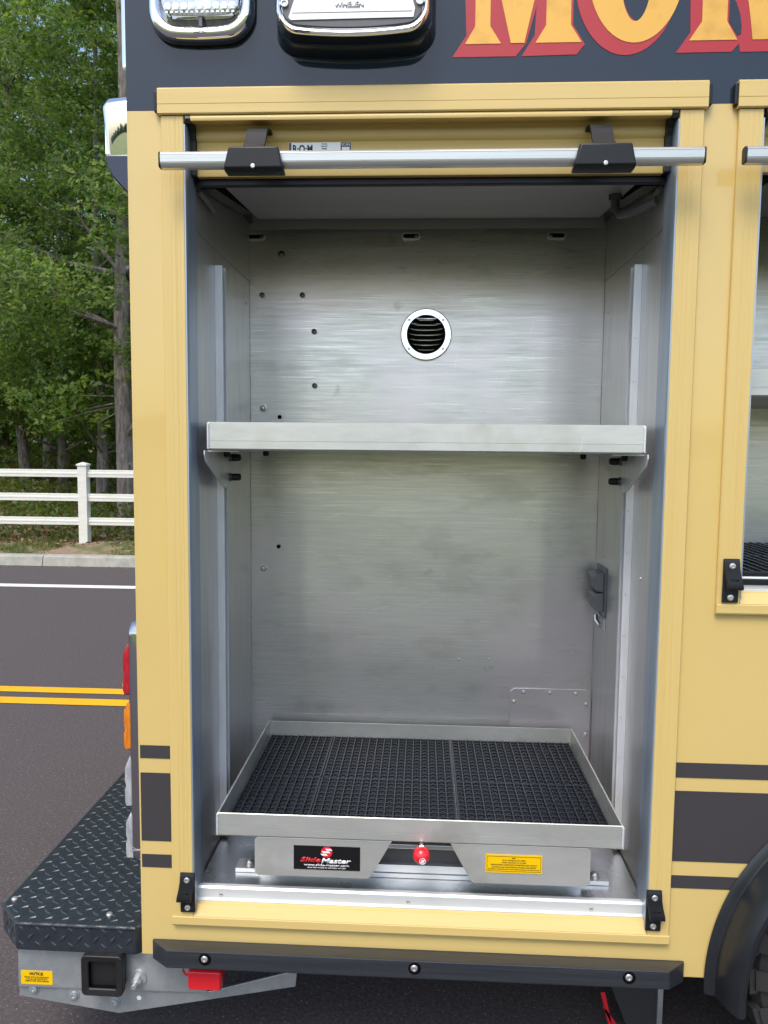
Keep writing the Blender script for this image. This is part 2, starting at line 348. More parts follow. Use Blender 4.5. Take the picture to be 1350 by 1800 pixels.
def trunk_path(h, lean, wob, seed):
    rng = random.Random(seed); ph = rng.uniform(0,6)
    return [(lean[0]*z+wob*math.sin(z*.7+ph)*min(1,z/3), lean[1]*z+wob*math.cos(z*.5+ph)*min(1,z/3), z) for z in np.linspace(-.3,h,16)]
def make_tree_meshes(tag, h, r0, lean, wob, crown_lo, crown_r, nclump, per, leaf, seed, material=M_leaf, limbs=16):
    rng = random.Random(seed); path = trunk_path(h, lean, wob, seed); mb = MB()
    rr = [r0*(1.25 if i == 0 else 1.1 if i == 1 else 1)*(1-.75*i/15) for i in range(16)]
    mb.tube(path, rr, 14)
    def at(z):
        k = min(14,max(0,int((z+.3)/(h+.3)*15))); return Vector(path[k])
    cl = []
    for i in range(nclump):
        z = crown_lo+(h+1.0-crown_lo)*((i+.5)/nclump)**1.25; fz = (z-crown_lo)/(h-crown_lo)
        R = crown_r*(.75+.5*math.sin(min(1,fz)*2.6))*(1-.55*max(0,fz-.55)/.5)
        a = i*2.4+rng.uniform(-.5,.5); d = R*math.sqrt(rng.uniform(.08,1))
        base = at(min(z,h)); c = (base.x+d*math.cos(a), base.y+d*math.sin(a), z+rng.uniform(-.3,.3)); cl.append((c, rng.uniform(.55,1.05)*(1-.25*max(0,fz-.2))))
        if i % max(1,nclump//limbs) == 0:
            s = at(max(1.5,z-rng.uniform(.5,1.4))); e = Vector(c); m1 = s.lerp(e,.45)+Vector((rng.uniform(-.2,.2),rng.uniform(-.2,.2),-.1)); m2 = s.lerp(e,.75)+Vector((rng.uniform(-.15,.15),0,.1))
            mb.tube([s,m1,m2,e], [r0*.26,r0*.18,r0*.12,r0*.05], 6)
    tm = mesh_of(mb, tag+' trunk', M_bark, smooth=60)
    cm = crown_mesh(tag+' crown', cl, per, leaf, material, seed=seed)
    return tm, cm
def tree(name, label, meshes, loc, rot=0, sc=1, group=None):
    t = thing(name, label, 'tree', loc, group)
    for n_, me in zip(('trunk','crown'), meshes):
        o = bpy.data.objects.new(n_, me); COL.objects.link(o); o.parent = t
    t.rotation_euler.z = rot; t.scale = (sc,sc,sc); return t

TA = make_tree_meshes('oak a', 13.5, .155, (.002,.0), .05, 2.9, 2.7, 92, 640, .105, 11)
TB = make_tree_meshes('oak b', 13.0, .135, (-.03,.01), .10, 2.3, 2.8, 84, 640, .11, 12)
TC = make_tree_meshes('oak c', 11.0, .12, (.012,.01), .08, 1.7, 2.4, 68, 640, .11, 13)
TD = make_tree_meshes('thin tree', 10.0, .085, (.01,.0), .12, 4.0, 1.9, 50, 520, .11, 14)
tree('oak_tree', 'lichen-spotted oak trunk standing closest to the rear corner of the yellow truck', TA, (-5.02,11.0,.17))
tree('oak_tree', 'leaning oak with a pale lichen trunk at the left edge of the woods', TB, (-9.40,16.0,.25))
tree('oak_tree', 'short oak trunk standing midway between the two tallest trunks, above the fence post', TC, (-8.75,16.4,.25))
for i,(X,Yv,T,ro,sc) in enumerate([(-6.4,13.2,TC,1.0,.95),(-10.9,20,TA,2.0,.9),(-8.2,21,TB,3.3,.85),(-13.2,22,TC,4.0,1.05),
        (-6.6,19,TD,.7,1.1),(-10.2,24.5,TD,2.2,1.2),(-15.2,20,TB,1.2,1.0),(-3.2,15,TB,4.3,1.0)]):
    tree('woodland_tree', 'slender tree deep in the dark wood behind the front trunks', T, (X,Yv,.3), ro, sc, group='trees deep in the wood behind the front trunks')
# bare low twigs on the big trunk and in front of the wood
def twig(label, pts, r):
    t = MB(); t.tube(pts, [r*(1-.75*i/(len(pts)-1)) for i in range(len(pts))], 6)
    return t
# low bright sprays hanging from the front trees
def spray(label, c, clumps, n_, seed):
    np.random.seed(seed)
    root = thing('oak_bough', label, 'branch', c)
    cl = [((dx,dy,dz), r) for dx,dy,dz,r in clumps]
    me = crown_mesh('leaves', cl, n_, .145, M_leaf2, flat=.4, seed=seed)
    o = bpy.data.objects.new('leaves', me); COL.objects.link(o); o.parent = root
    mb = MB()
    for dx,dy,dz,r in clumps: mb.tube([(1.2,.6,.1),(dx*.5+.5,dy*.5+.2,dz*.5+.05),(dx,dy,dz)], [.022,.014,.006], 6)
    o = part('limb', MB(), M_bark, None); bpy.data.objects.remove(o)
    me2 = mesh_of(mb, 'limb', M_bark); o = bpy.data.objects.new('limb', me2); COL.objects.link(o); o.parent = root
    return root
spray('low bright green bough hanging beside the lichen-spotted trunk above the fence', (-5.75,10.8,2.35), [(0,0,.1,.42),(-.5,.1,-.35,.30),(.2,.1,.35,.40),(-.1,.2,-.15,.3),(.35,0,-.35,.3)], 190, 31)
spray('yellow-green bough catching the light at the left edge, halfway up the wood', (-8.0,13.5,4.0), [(-.6,0,.1,.6),(.3,0,.35,.55),(-.9,.2,-.3,.5),(.8,.1,.1,.5),(0,.2,-.1,.5)], 230, 32)

def bulk(name, label, cat, n, xr, yr, zfun, size, material, seed, up=.6, lobed=False, kind='stuff'):
    np.random.seed(seed)
    X = np.random.uniform(*xr,n); Yv = np.random.uniform(*yr,n); Z = zfun(X,Yv,n)
    nn = np.random.normal(size=(n,3))*.7; nn[:,2] += up; nn[:,1] -= .3
    me = leaf_mesh(name, np.stack([X,Yv,Z],1), nn, np.random.uniform(.6,1.3,n)*size, material, lobed=lobed)
    o = bpy.data.objects.new(name, me); COL.objects.link(o); o['label'] = label; o['category'] = cat; o['kind'] = kind; return o
def gz(X,Yv): return .125+.08*np.clip((Yv-8.4)/.9,0,1)+.02*np.clip(Yv-9.4,0,None)
def under_z(X,Yv,n):
    h = .22+.32*(np.sin(X*2.1+Yv)*.5+.5)*(np.sin(X*.9-Yv*1.7)*.5+.6)+.05*(Yv-9.3)
    h *= np.clip((Yv-9.22)/.5,.15,1)
    return gz(X,Yv)+np.random.rand(n)**.7*h
bulk('undergrowth', 'low green undergrowth covering the ground behind the white fence', 'undergrowth', 34000, (-16,6), (9.24,15), under_z, .11, M_under, 41, lobed=True)
bulk('undergrowth', 'leafy scrub further back between the dark trunks', 'undergrowth', 16000, (-20,4), (15,24), lambda X,Yv,n: gz(X,Yv)+np.random.rand(n)**1.2*1.1, .17, M_under, 42)
bulk('woodland', 'dense dark woodland closing the view behind the trees', 'woodland', 52000, (-34,8), (26,36), lambda X,Yv,n: .3+np.random.rand(n)**1.25*(7.5+2.0*np.sin(X*.7)+1.2*np.sin(X*1.9)), .32, M_leaf, 43)
bulk('woodland', 'shaded thicket low down between the trunks of the wood', 'woodland', 30000, (-30,6), (20,27), lambda X,Yv,n: .3+np.random.rand(n)*(3.9+.8*np.sin(X*1.3)), .24, M_leaf, 44)
# grass tufts and fallen leaves on the verge
def blades(name, label, n, seed):
    np.random.seed(seed)
    k = n//14; tx = np.random.uniform(-13,4,k); ty = 8.40+np.random.rand(k)*.85
    keep = (np.sin(tx*1.9+1)+np.sin(tx*4.3)+np.random.normal(size=k)*.7 > .2); tx = tx[keep]; ty = ty[keep]
    i = np.random.randint(0,len(tx),n); X = tx[i]+np.random.normal(size=n)*.05; Yv = ty[i]+np.random.normal(size=n)*.04; Yv = np.maximum(Yv,8.39)
    Z = gz(X,Yv); h = np.random.uniform(.02,.07,n); a = np.random.uniform(0,6.28,n)
    dx = np.cos(a)*.005; dy = np.sin(a)*.005; lx = np.random.normal(size=n)*.03; ly = np.random.normal(size=n)*.03
    V = np.stack([np.stack([X-dx,Yv-dy,Z-.01],1), np.stack([X+dx,Yv+dy,Z-.01],1), np.stack([X+lx,Yv+ly,Z+h],1)],1).reshape(-1,3)
    me = bpy.data.meshes.new(name); me.vertices.add(3*n); me.vertices.foreach_set('co',V.astype('f').ravel())
    me.loops.add(3*n); me.loops.foreach_set('vertex_index',np.arange(3*n,dtype='i')); me.polygons.add(n); me.polygons.foreach_set('loop_start',np.arange(0,3*n,3,dtype='i'))
    me.update(calc_edges=True); me.materials.append(M_grass)
    o = bpy.data.objects.new(name, me); COL.objects.link(o); o['label'] = label; o['category'] = 'grass'; o['kind'] = 'stuff'
blades('grass', 'thin patchy grass on the bare verge behind the kerb', 22000, 51)
bulk('fallen_leaves', 'brown fallen leaves scattered under the fence', 'leaves', 3200, (-13,4), (8.9,10.2), lambda X,Yv,n: gz(X,Yv)+.012+np.random.rand(n)*.03, .075, M_dead, 52, up=2.0)

bulk('fallen_leaves', 'few dry leaves and grit lying in the gutter below the kerb', 'leaves', 260, (-14,6), (7.98,8.19), lambda X,Yv,n: .008+np.random.rand(n)*.008, .05, M_dead, 53, up=3.0)

# ================================================================== TRUCK
XR, XF = -.673, 4.2           # rear corner, body front
truck = thing('service_truck', 'yellow and black emergency service truck with its rear side compartment open', 'truck', (1.2,1.2,0))
OX0, OX1, OZ0, OZ1 = -.541, .544, .512, 2.37       # main opening
PX0, PX1, PZ0, PZ1 = .721, 1.90, 1.302, 2.37       # second opening
WC = (1.195,.40); WR = .503                        # wheel arch centre / radius
# yellow side panel, cut round the openings and the wheel arch
pb = MB(); ZB, ZT = .399, 2.393
def cellrect(x0,x1,z0,z1): pb.box(x0,x1,0,.006,z0,z1)
cellrect(XR,OX0,ZB,ZT); cellrect(OX0,OX1,ZB,OZ0); cellrect(OX0,OX1,OZ1,ZT); cellrect(OX1,.66,ZB,ZT)
cellrect(.66,PX0,1.0,ZT); cellrect(PX0,PX1,1.0,PZ0); cellrect(PX0,PX1,PZ1,ZT); cellrect(PX1,XF,1.0,ZT)
xx = [.66]+list(np.linspace(WC[0]-WR,WC[0]+WR,41))+[1.8,XF]
def arch(x):
    d = WR*WR-(x-WC[0])**2; return WC[1]+math.sqrt(d) if d > 0 else ZB
for a,b in zip(xx[:-1],xx[1:]):
    za, zb_ = arch(a), arch(b)
    pb.add([(a,0,za),(b,0,zb_),(b,0,1.0),(a,0,1.0),(a,.006,za),(b,.006,zb_),(b,.006,1.0),(a,.006,1.0)],[(0,1,2,3),(7,6,5,4),(0,4,5,1)])
part('side_panel', pb, M_yel, truck)
part('upper_panel', MB().box(XR,XF,0,.006,ZT+.0006,3.05), M_blk, truck)
part('rear_panel', MB().box(XR,XR+.006,.0065,2.4,.399,3.05), M_yel, truck)
part('corner_trim', MB().tube([(XR+.004,.004,.40),(XR+.004,.004,2.392)], .0045, 10), M_yel, truck, smooth=40)
part('roof', MB().box(XR+.007,XF,.0065,2.4,3.02,3.045), M_dark, truck)
part('far_side_panel', MB().box(XR+.007,XF,2.394,2.4,.40,3.01), M_yel, truck)
part('front_panel', MB().box(XF-.01,XF-.004,.0065,2.39,.40,3.01), M_dark, truck)
part('underbody', MB().box(XR+.01,WC[0]-WR-.02,.01,2.38,.402,.50).box(WC[0]+WR+.02,XF-.02,.01,2.38,.402,.50).box(WC[0]-WR-.019,WC[0]+WR+.019,.01,2.38,.93,.96)
     .box(WC[0]-WR-.02,WC[0]-WR-.012,.012,2.37,.501,.93).box(WC[0]+WR+.012,WC[0]+WR+.02,.012,2.37,.501,.93), M_dark, truck)
part('chassis_rail', MB().box(-.6,XF,.75,.83,.22,.40), M_dark, truck)
part('chassis_rail', MB().box(-.6,XF,1.57,1.65,.22,.40), M_dark, truck)
part('axle', MB().lathe((WC[0],.3,.44),'y',[(.05,0),(.05,1.8)],12,True,True).lathe((WC[0],1.2,.44),'y',[(.04,-.2),(.16,-.08),(.16,.08),(.04,.2)],16,True,True), M_dark, truck, smooth=40)

# stripes on the side (vinyl, 1 mm)
for z0,z1 in ((.897,.929),(.690,.861),(.623,.656)):
    part('stripe', MB().box(XR+.004,-.594,-.0012,-.0002,z0,z1), M_strip, truck)
for z0,z1 in ((.889,.925),(.686,.857),(.620,.651)):
    sb = MB()
    ax = WC[0]-math.sqrt(max(0,(WR+.004)**2-(z0-WC[1])**2)); bx = WC[0]-math.sqrt(max(0,(WR+.004)**2-(z1-WC[1])**2)) if z1-WC[1] < WR else None
    if bx is None: pts = [(.598,z0),(1.6,z0),(1.6,z1),(.598,z1)] if z0-WC[1] >= WR-.03 else None
    else:
        pts = [(.598,z0)]+[(WC[0]-math.sqrt((WR+.004)**2-(z-WC[1])**2),z) for z in np.linspace(z0,z1,9)]+[(.598,z1)]
    if pts: part('stripe', sb.prism(pts,'y',-.0012,-.0002), M_strip, truck)

# ------------------------------------------------------------------ door frames
def grooved_stile(x0,x1,z0,z1):
    w_ = x1-x0; pts = [(x0,0)]; sg = 1 if w_ > 0 else -1
    def X(t): return x0+w_*t
    pts += [(X(0),-.008),(X(.03),-.010)]
    for g in (.42,.60,.66,.80):
        pts += [(X(g)-.0008*sg,-.010),(X(g)-.0002*sg,-.0096),(X(g)+.0002*sg,-.0096),(X(g)+.0008*sg,-.010)]
    pts += [(X(.97),-.010),(X(1),-.008),(X(1),0)]
    # as (x,y) polygon extruded along z
    return MB().prism(pts,'z',z0,z1)
def frame(x0i,x1i,z0,first):
    fr = part('door_frame', grooved_stile(x0i-.052,x0i,z0+.0005,2.3775), M_yelf, truck)
    if x1i < 1.5:
        mb = grooved_stile(x1i+.052,x1i,z0+.0005,2.3775); part('stile', mb, M_yelf, fr)
    xo0, xo1 = x0i-.052, x1i+.052
    # sill: trim, sloping yellow nose, bright ledge, silver upstand
    part('sill', MB().prism([(-.0005,z0-.026),(-.0105,z0-.024),(-.0125,z0-.020),(-.0125,z0-.002),(-.0115,z0),(-.0005,z0)],'x',xo0,xo1), M_yelh, fr)
    part('sill_nose', MB().prism([(-.0108,z0+.0006),(.002,z0+.024),(.012,z0+.027),(.012,z0+.0006)],'x',x0i+.001,x1i-.001), M_yelh, fr)
    part('threshold', MB().prism([(.0125,z0+.01),(.0125,z0+.029),(.0185,z0+.0325),(.0195,z0+.037),(.020,z0+.055),(.024,z0+.0595),(.035,z0+.0595),(.035,z0+.01)],'x',x0i+.001,x1i-.001), M_thresh, fr, smooth=30)
    # header cap with groove
    part('header', MB().prism([(0,2.379),(-.014,2.379),(-.0165,2.3815),(-.0165,2.3995),(-.0157,2.4000),(-.0157,2.4008),(-.0165,2.4013),(-.0165,2.433),(-.013,2.4365),(0,2.4365)],'x',xo0-.005,xo1+.005), M_yelh, fr, smooth=30)
    part('end_cap', MB().box(xo0-.013,xo0-.0052,-.015,-.0008,2.385,2.430), M_plast, fr, bevel=.002)
    if x1i < 1.5: part('end_cap', MB().box(xo1+.0052,xo1+.013,-.015,-.0008,2.385,2.430), M_plast, fr, bevel=.002)
    # blue-grey inner track
    for xa,sg in ((x0i,1),(x1i,-1)):
        if xa > 1.5: continue
        part('door_track', MB().prism([(xa-.004*sg,-.0085),(xa+.0025*sg,-.0092),(xa+.0045*sg,-.004),(xa+.0035*sg,.012),(xa+.0045*sg,.03),(xa+.0035*sg,.048),(xa+.0035*sg,.068),(xa-.004*sg,.068)],'z',z0+.012,2.36), M_jamb, fr, smooth=50)
    return fr
frame(OX0,OX1,.507,True)
frame(PX0,PX1,1.302,False)

# finger latches at the frame feet
def screw_mesh(r, h, name, m, recess=True):
    b = MB(); b.lathe((0,0,0),'y',[(r,0),(r,-h*.35),(r*.86,-h*.8),(r*.45,-h),(r*.44,-h*.55),(r*.05,-h*.5)],14,True,True); return mesh_of(b,name,m,smooth=30)
ME_screw = screw_mesh(.0072,.0032,'screw',M_steel)
ME_dome = mesh_of(MB().lathe((0,0,0),'y',[(.0105,0),(.0105,-.0012),(.0078,-.0016),(.0072,-.005),(.005,-.0078),(.002,-.0086)],14,True,True),'bolt',M_steel,smooth=40)
ME_rivet = mesh_of(MB().lathe((0,0,0),'y',[(.0042,0),(.0036,-.0016),(.0018,-.002),(.0016,-.0009)],10,True,True),'rivet',M_steel,smooth=40)
ME_dark = mesh_of(MB().lathe((0,0,0),'y',[(.0085,0),(.0085,-.001),(.0060,-.0016),(.0056,-.006),(.003,-.008)],12,True,True),'bolt',M_bolt,smooth=40)
ME_hole = mesh_of(MB().lathe((0,0,0),'y',[(.0066,0),(.0066,-.0006)],14,True,True),'hole',M_shole)  # flat black disc painted as the shade of a hole
def latch(x0, z0, lean):
    # base plate, leaning finger tab, two screws
    prof = [(-.0105,z0),(-.016,z0),(-.016,z0+.024),(-.019,z0+.026)]
    b = MB().box(x0,x0+.036,-.016,-.0112,z0,z0+.100)
    o = part('finger_latch', b, M_plast, truck, bevel=.002)
    t = MB(); rings = []
    for z,y,dx in ((z0+.098,-.0165,0),(z0+.092,-.0195,0),(z0+.078,-.0205,.0005*lean),(z0+.060,-.0235,.003*lean),(z0+.046,-.0265,.006*lean),(z0+.038,-.0280,.0072*lean),(z0+.0325,-.0272,.0075*lean),(z0+.030,-.0245,.0075*lean),(z0+.031,-.017,.006*lean)):
        rings.append([(x0+dx+.001,y,z),(x0+.035+dx,y,z),(x0+.035+dx*.6,max(y+.006,-.0162),z-.001),(x0+dx*.6+.001,max(y+.006,-.0162),z-.001)])
    for r in rings:
        for k in (2,3): r[k] = (r[k][0], -.0161, r[k][2])
    t.loft(rings); part('finger_tab', t, M_plast, o, bevel=.0015, smooth=40)
    inst('screw', ME_screw, o, (x0+.018,-.0199,z0+.084)); inst('screw', ME_screw, o, (x0+.018,-.0162,z0+.012))
    text('lettering','ROM',x0+.009+.004*lean,x0+.027+.004*lean,z0+.050,z0+.057,-.0252,M_plast,o,bold=.02,depth=.001)
latch(-.571,.520,-1); latch(.5385,.520,1); latch(.679,1.306,1)

# ------------------------------------------------------------------ roller shutter (raised)
def shutter(x0,x1,full):
    prof = [(.02,2.3785),(-.009,2.3785),(-.0125,2.376),(-.0138,2.371),(-.012,2.366),(-.007,2.3645),(.014,2.369),(.022,2.372),(.030,2.3705),(.0335,2.362),(.0325,2.350),(.034,2.343),(.040,2.338),
            (.0385,2.336),(.0385,2.3035),(.0395,2.303),(.0395,2.302),(.0385,2.3015),(.0385,2.266),(.040,2.263),(.056,2.263),(.056,2.3785)]
    s = part('roller_shutter', MB().prism(prof,'x',x0+.016,x1-.018), M_yelh, truck, smooth=40)
    endp = [(.02,2.3783),(-.012,2.3783),(-.0148,2.37),(-.011,2.361),(.006,2.362),(.018,2.352),(.024,2.336),(.024,2.262),(.058,2.262),(.058,2.3783)]
    part('end_seal', MB().prism(endp,'x',x0+.0045,x0+.0155), M_plast, s); 
    if full: part('end_seal', MB().prism(endp,'x',x1-.0175,x1-.0045), M_plast, s)
    hp = [(-.068+y,2.2605+z) for y,z in ((.0105,-.0165),(-.004,-.0165),(-.0075,-.0135),(-.0095,-.0070),(-.0090,-.0062),(-.0098,-.0055),(-.0112,.0085),(-.0104,.0092),(-.0108,.0100),(-.0085,.0140),(-.005,.0165),(.0105,.0165))]
    hp2 = []
    part('handle_bar', MB().prism(hp,'x',x0-.031 if full else x0-.058,(x1+.032) if full else x1), M_alu, s, smooth=35)
    hb0 = x0-.031 if full else x0-.058
    part('end_plug', MB().prism([(y+(-.068),z+2.2605) for y,z in rrect(-.011,.011,-.017,.017,.006,5)],'x',hb0-.004,hb0-.0002), M_plast, s, bevel=.0015)
    if full: part('end_plug', MB().prism([(y+(-.068),z+2.2605) for y,z in rrect(-.011,.011,-.017,.017,.006,5)],'x',x1+.0322,x1+.036), M_plast, s, bevel=.0015)
    return s
sh = shutter(OX0,OX1,True)
# two grooves and a highlight line on the bar, brackets
for xc,dx in ((-.367,-1),(.370,1)):
    hbk = MB()
    a = [(xc-.064,-.082,2.2300),(xc+.064,-.082,2.2300),(xc+.053,-.082,2.2800),(xc-.053,-.082,2.2800)]
    f_ = [(p[0],-.096,p[2]) for p in [(xc-.064,0,2.2345),(xc+.064,0,2.2345),(xc+.054,0,2.279),(xc-.052,0,2.279)]]
    m_ = [(p[0]*1.0,-.055,p[2]) for p in a]
    hbk.loft([m_,a,f_]); br = part('handle_bracket', hbk, M_plast, sh, bevel=.004, smooth=40, seg=3)
    sx = xc-.006 if dx < 0 else xc+.004
    st = MB(); st.loft([[(sx-.023,y,z),(sx+.023,y,z),(sx+.023,y+.012,z+dz),(sx-.023,y+.012,z+dz)] for y,z,dz in ((-.075,2.275,0),(-.062,2.292,.004),(-.046,2.305,.006),(-.032,2.330,.004),(-.018,2.346,.004),(.010,2.352,.006),(.032,2.350,.006))])
    part('strap', st, M_plast, br, bevel=.003, smooth=40)
    inst('screw', ME_rivet, br, (xc,-.0955,2.2385), scale=(1.2,1,1.2))
# maker's sticker on the bottom slat
stk = part('maker_sticker', MB().box(-.313,-.171,.0372,.0382,2.301,2.3355), M_ssil, truck)
# the slat the sticker sits on is shaded, lettering in navy
text('lettering','R·O·M',-.304,-.259,2.3135,2.3305,.0368,M_snavy,stk,bold=.03)
part('bar', MB().box(-.3125,-.3075,.0366,.0371,2.3015,2.335), M_snavy, stk)
for k,(s_,wd) in enumerate((('R·O·M',.011),('ROLL-UP',.014),('DOORS',.011))):
    text('lettering',s_,-.232-wd/2,-.232+wd/2,2.3305-k*.0052,2.3335-k*.0052,.0368,M_sblk,stk,bold=.02)
part('code_box', MB().box(-.195,-.1715,.0366,.0371,2.3015,2.335), M_snavy, stk)
part('code_field', MB().box(-.192,-.1745,.0361,.0365,2.3015,2.325), M_swht, stk)
text('lettering','SCAN',-.1925,-.174,2.3272,2.3332,.0360,M_swht,stk,bold=.02)
sh2 = shutter(PX0,PX1,False)

# ------------------------------------------------------------------ main compartment
CY = .650
def dished_sheet(x0,x1,z0,z1,nx_,nz_):      # thin sheet that is never quite flat: shallow dishing and two soft vertical creases shaped to give bright glints
    b = MB(); X_ = np.linspace(x0,x1,nx_); Z_ = np.linspace(z0,z1,nz_)
    for z in Z_:
        for x in X_:
            wz = math.exp(-((z-1.12)/.34)**2)+.35*math.exp(-((z-1.9)/.3)**2)
            d = .0010*(.5+.5*math.sin(6.3*x+1.3*z+.5))+.0012*(.5+.5*math.sin(4.1*z-2*x))+.0005*math.sin(17*z+5*x)
            d += .0022*(2-wz*(math.exp(-((x-.375)/.035)**2)+.8*math.exp(-((x+.365)/.035)**2)))
            b.v.append((x,CY+max(0,d)-.0015,z))
    b.f = [(j*nx_+i,j*nx_+i+1,(j+1)*nx_+i+1,(j+1)*nx_+i) for j in range(nz_-1) for i in range(nx_-1)]
    return b
part('back_wall', dished_sheet(-.552,.556,.50,2.345,120,90), M_wall, truck, smooth=80)
part('back_wall_frame', MB().box(-.56,.56,CY+.008,CY+.012,.50,2.345), M_dark, truck)
for xw,sg in ((-.5445,-1),(.5475,1)):
    a,b = sorted((xw,xw+.004*sg))
    w1 = part('side_wall', MB().box(a,b,.0685,CY-.0005,.52,2.155), M_swall, truck)
    a,b = sorted((xw-.0012*sg,xw+.004*sg))
    part('upper_side_wall', MB().box(a,b,.0685,CY-.0005,2.156,2.36), M_swall, truck)
part('compartment_floor', MB().box(-.5405,.5435,.0355,CY-.001,.555,.5655), M_floor, truck)
part('compartment_ceiling', MB().box(-.55,.55,.0685,CY-.001,2.332,2.345), M_dark, truck)
# shutter cover tray
cv = part('shutter_cover', MB().prism([(.086,2.2585),(.475,2.2935),(.475,2.2965),(.086,2.2615)],'x',-.478,.484), M_cover, truck)
part('lip', MB().prism([(.084,2.2585),(.084,2.268),(.0865,2.268),(.0865,2.2585)],'x',-.478,.484), M_alu, cv)
part('seam', MB().prism([(.255,2.2733),(.2575,2.2735),(.2575,2.275),(.255,2.275)],'x',-.478,.484), M_jamb, cv)
part('back_flange', MB().box(-.505,.508,.520,.523,2.279,2.331), M_cover, cv)
part('drip_rail', MB().prism([(.058,2.248),(.064,2.246),(.074,2.250),(.078,2.262),(.058,2.262)],'x',-.5365,.5395), M_dark, truck, smooth=40)
part('drip_rail_edge', MB().prism([(.0555,2.2495),(.0575,2.2495),(.0575,2.2615),(.0555,2.2615)],'x',-.5365,.5395), M_plast, truck)
for s_ in (-1,1):
    part('shutter_guide', MB().tube([(.534*s_,.08,2.244),(.534*s_,.21,2.236)], .007, 4), M_guide, truck)
    part('gap_shade_wedge', MB().prism([(.10,2.255),(.50,2.315),(.50,2.331),(.10,2.331)],'x',*sorted((.5355*s_,.50*s_))), M_dark, truck)  # black wedge stands in for the shade in the gap beside the cover
part('shutter_spring', MB().tube([(.462,.20,2.30),(.462,.20,2.235),(.470,.185,2.218),(.49,.15,2.212),(.532,.10,2.222)], [.010,.011,.012,.011,.010], 10), M_gray, truck, smooth=50)
part('spring_nut', MB().lathe((.462,.20,2.262),'z',[(.012,-.008),(.016,-.008),(.016,.006),(.012,.006)],6,True,True), M_bolt, truck)
# wall strut channels
for s_,xw in ((-1,-.5442),(1,.5472)):
    xi = xw-.0195*s_
    prof = [(xw,.250),(xi,.250),(xi,.258),(xi+.006*s_,.258),(xi+.006*s_,.2525),(xw-.0025*s_,.2525),(xw-.0025*s_,.2885),(xi+.006*s_,.2885),(xi+.006*s_,.283),(xi,.283),(xi,.291),(xw,.291)]
    part('strut_channel', MB().prism(prof,'z',.575,2.113), M_strut, truck)
    sx = xw-.012*s_
    for k in range(24): inst('rivet', ME_rivet, truck, (sx,.2502,.72+.055*k), scale=(.6,.5,.6)) if s_ > 0 and k % 2 == 0 else None
# bolts on the back wall
for i,(X,Z_) in enumerate([(-.466,2.176),(-.381,2.177),(-.016,2.175),(.066,2.175),(.433,2.176),(.516,2.176),(-.44,.975),(-.345,.977),(.126,.975),(.221,.976)]):
    inst('rivet', ME_rivet, truck, (X,CY-.0002,Z_))
for X,Z_ in ((-.444,2.239),(-.505,2.115),(-.379,2.115),(-.342,2.004),(-.340,1.837)):
    inst('bolt', ME_dark, truck, (X,CY-.0002,Z_), scale=(1.25,1,1.25) if Z_ > 2.2 else None)
for X,Z_ in ((-.503,1.767),(-.503,1.258)): inst('bolt', ME_dome, truck, (X,CY-.0002,Z_), scale=(1.15,1.1,1.15))
for X,Z_ in ((-.451,1.739),(-.455,1.328)): inst('hole', ME_hole, truck, (X,CY-.0001,Z_))
for Y_,Z_ in ((.54,1.327),(.443,1.328),(.16,1.328),(.059,1.329),(.60,2.12),(.60,2.05)):
    inst('rivet', ME_rivet, truck, (.5473,max(Y_,.075),Z_), rot=(0,0,-math.pi/2))
for Y_,Z_ in ((.60,2.165),(.60,2.08),(.60,1.60),(.60,1.10)):
    inst('rivet', ME_rivet, truck, (-.5443,Y_,Z_), rot=(0,0,math.pi/2), scale=(1.3,1.3,1.3))
# keyhole slots along the top of the back wall
for X in (-.522,-.045,.397):
    sl = part('mounting_slot', MB().prism(rrect(X-.029,X+.029,2.280,2.303,.0112,6),'y',CY-.0022,CY-.0002), M_strut, truck, bevel=.0008)
    part('slot_shade', MB().prism(rrect(X-.023,X+.023,2.2855,2.2975,.0058,6),'y',CY-.0028,CY-.0023), M_shole, sl)  # black plate painted as the shade inside the slot
    inst('slot_bolt', ME_dark, sl, (X+(.017 if X < .2 else -.017),CY-.003,2.2915), scale=(.8,.6,.8))
# round louvre vent
VX,VZ = .006,1.995
vent = part('vent', MB().lathe((VX,CY,VZ),'y',[(.079,0),(.0785,-.005),(.076,-.0072),(.060,-.0072),(.0585,-.0045),(.0575,-.0002)],48,False,False), M_chrome, truck, smooth=30)
part('vent_back', MB().lathe((VX,CY,VZ),'y',[(.0574,-.0003),(.0574,-.0012)],40,False,True), M_shole, vent)
for k in range(7):
    z = VZ+.045-.0152*k-.0; hw = math.sqrt(max(.0001,.056**2-(z-VZ)**2))*.97
    zt = z+.006
    if k == 6: z -= .004
    sl = MB(); rings = []
    for t in np.linspace(-1,1,13):
        d = 1-abs(t)**4*.9
        X = VX+hw*t; rings.append([(X,CY-.0014,zt),(X,CY-.0014-.006*d,zt-.002),(X,CY-.0014-.0105*d,zt-.0075*d-.001),(X,CY-.0014-.0090*d,zt-.0085*d-.0012),(X,CY-.0013,zt-.0035)])
    sl.loft(rings); part('louvre', sl, M_louv, vent, smooth=50)
for a in (40,140,220,320): inst('screw', ME_rivet, vent, (VX+.068*math.cos(rad(a)),CY-.0072,VZ+.068*math.sin(rad(a))))
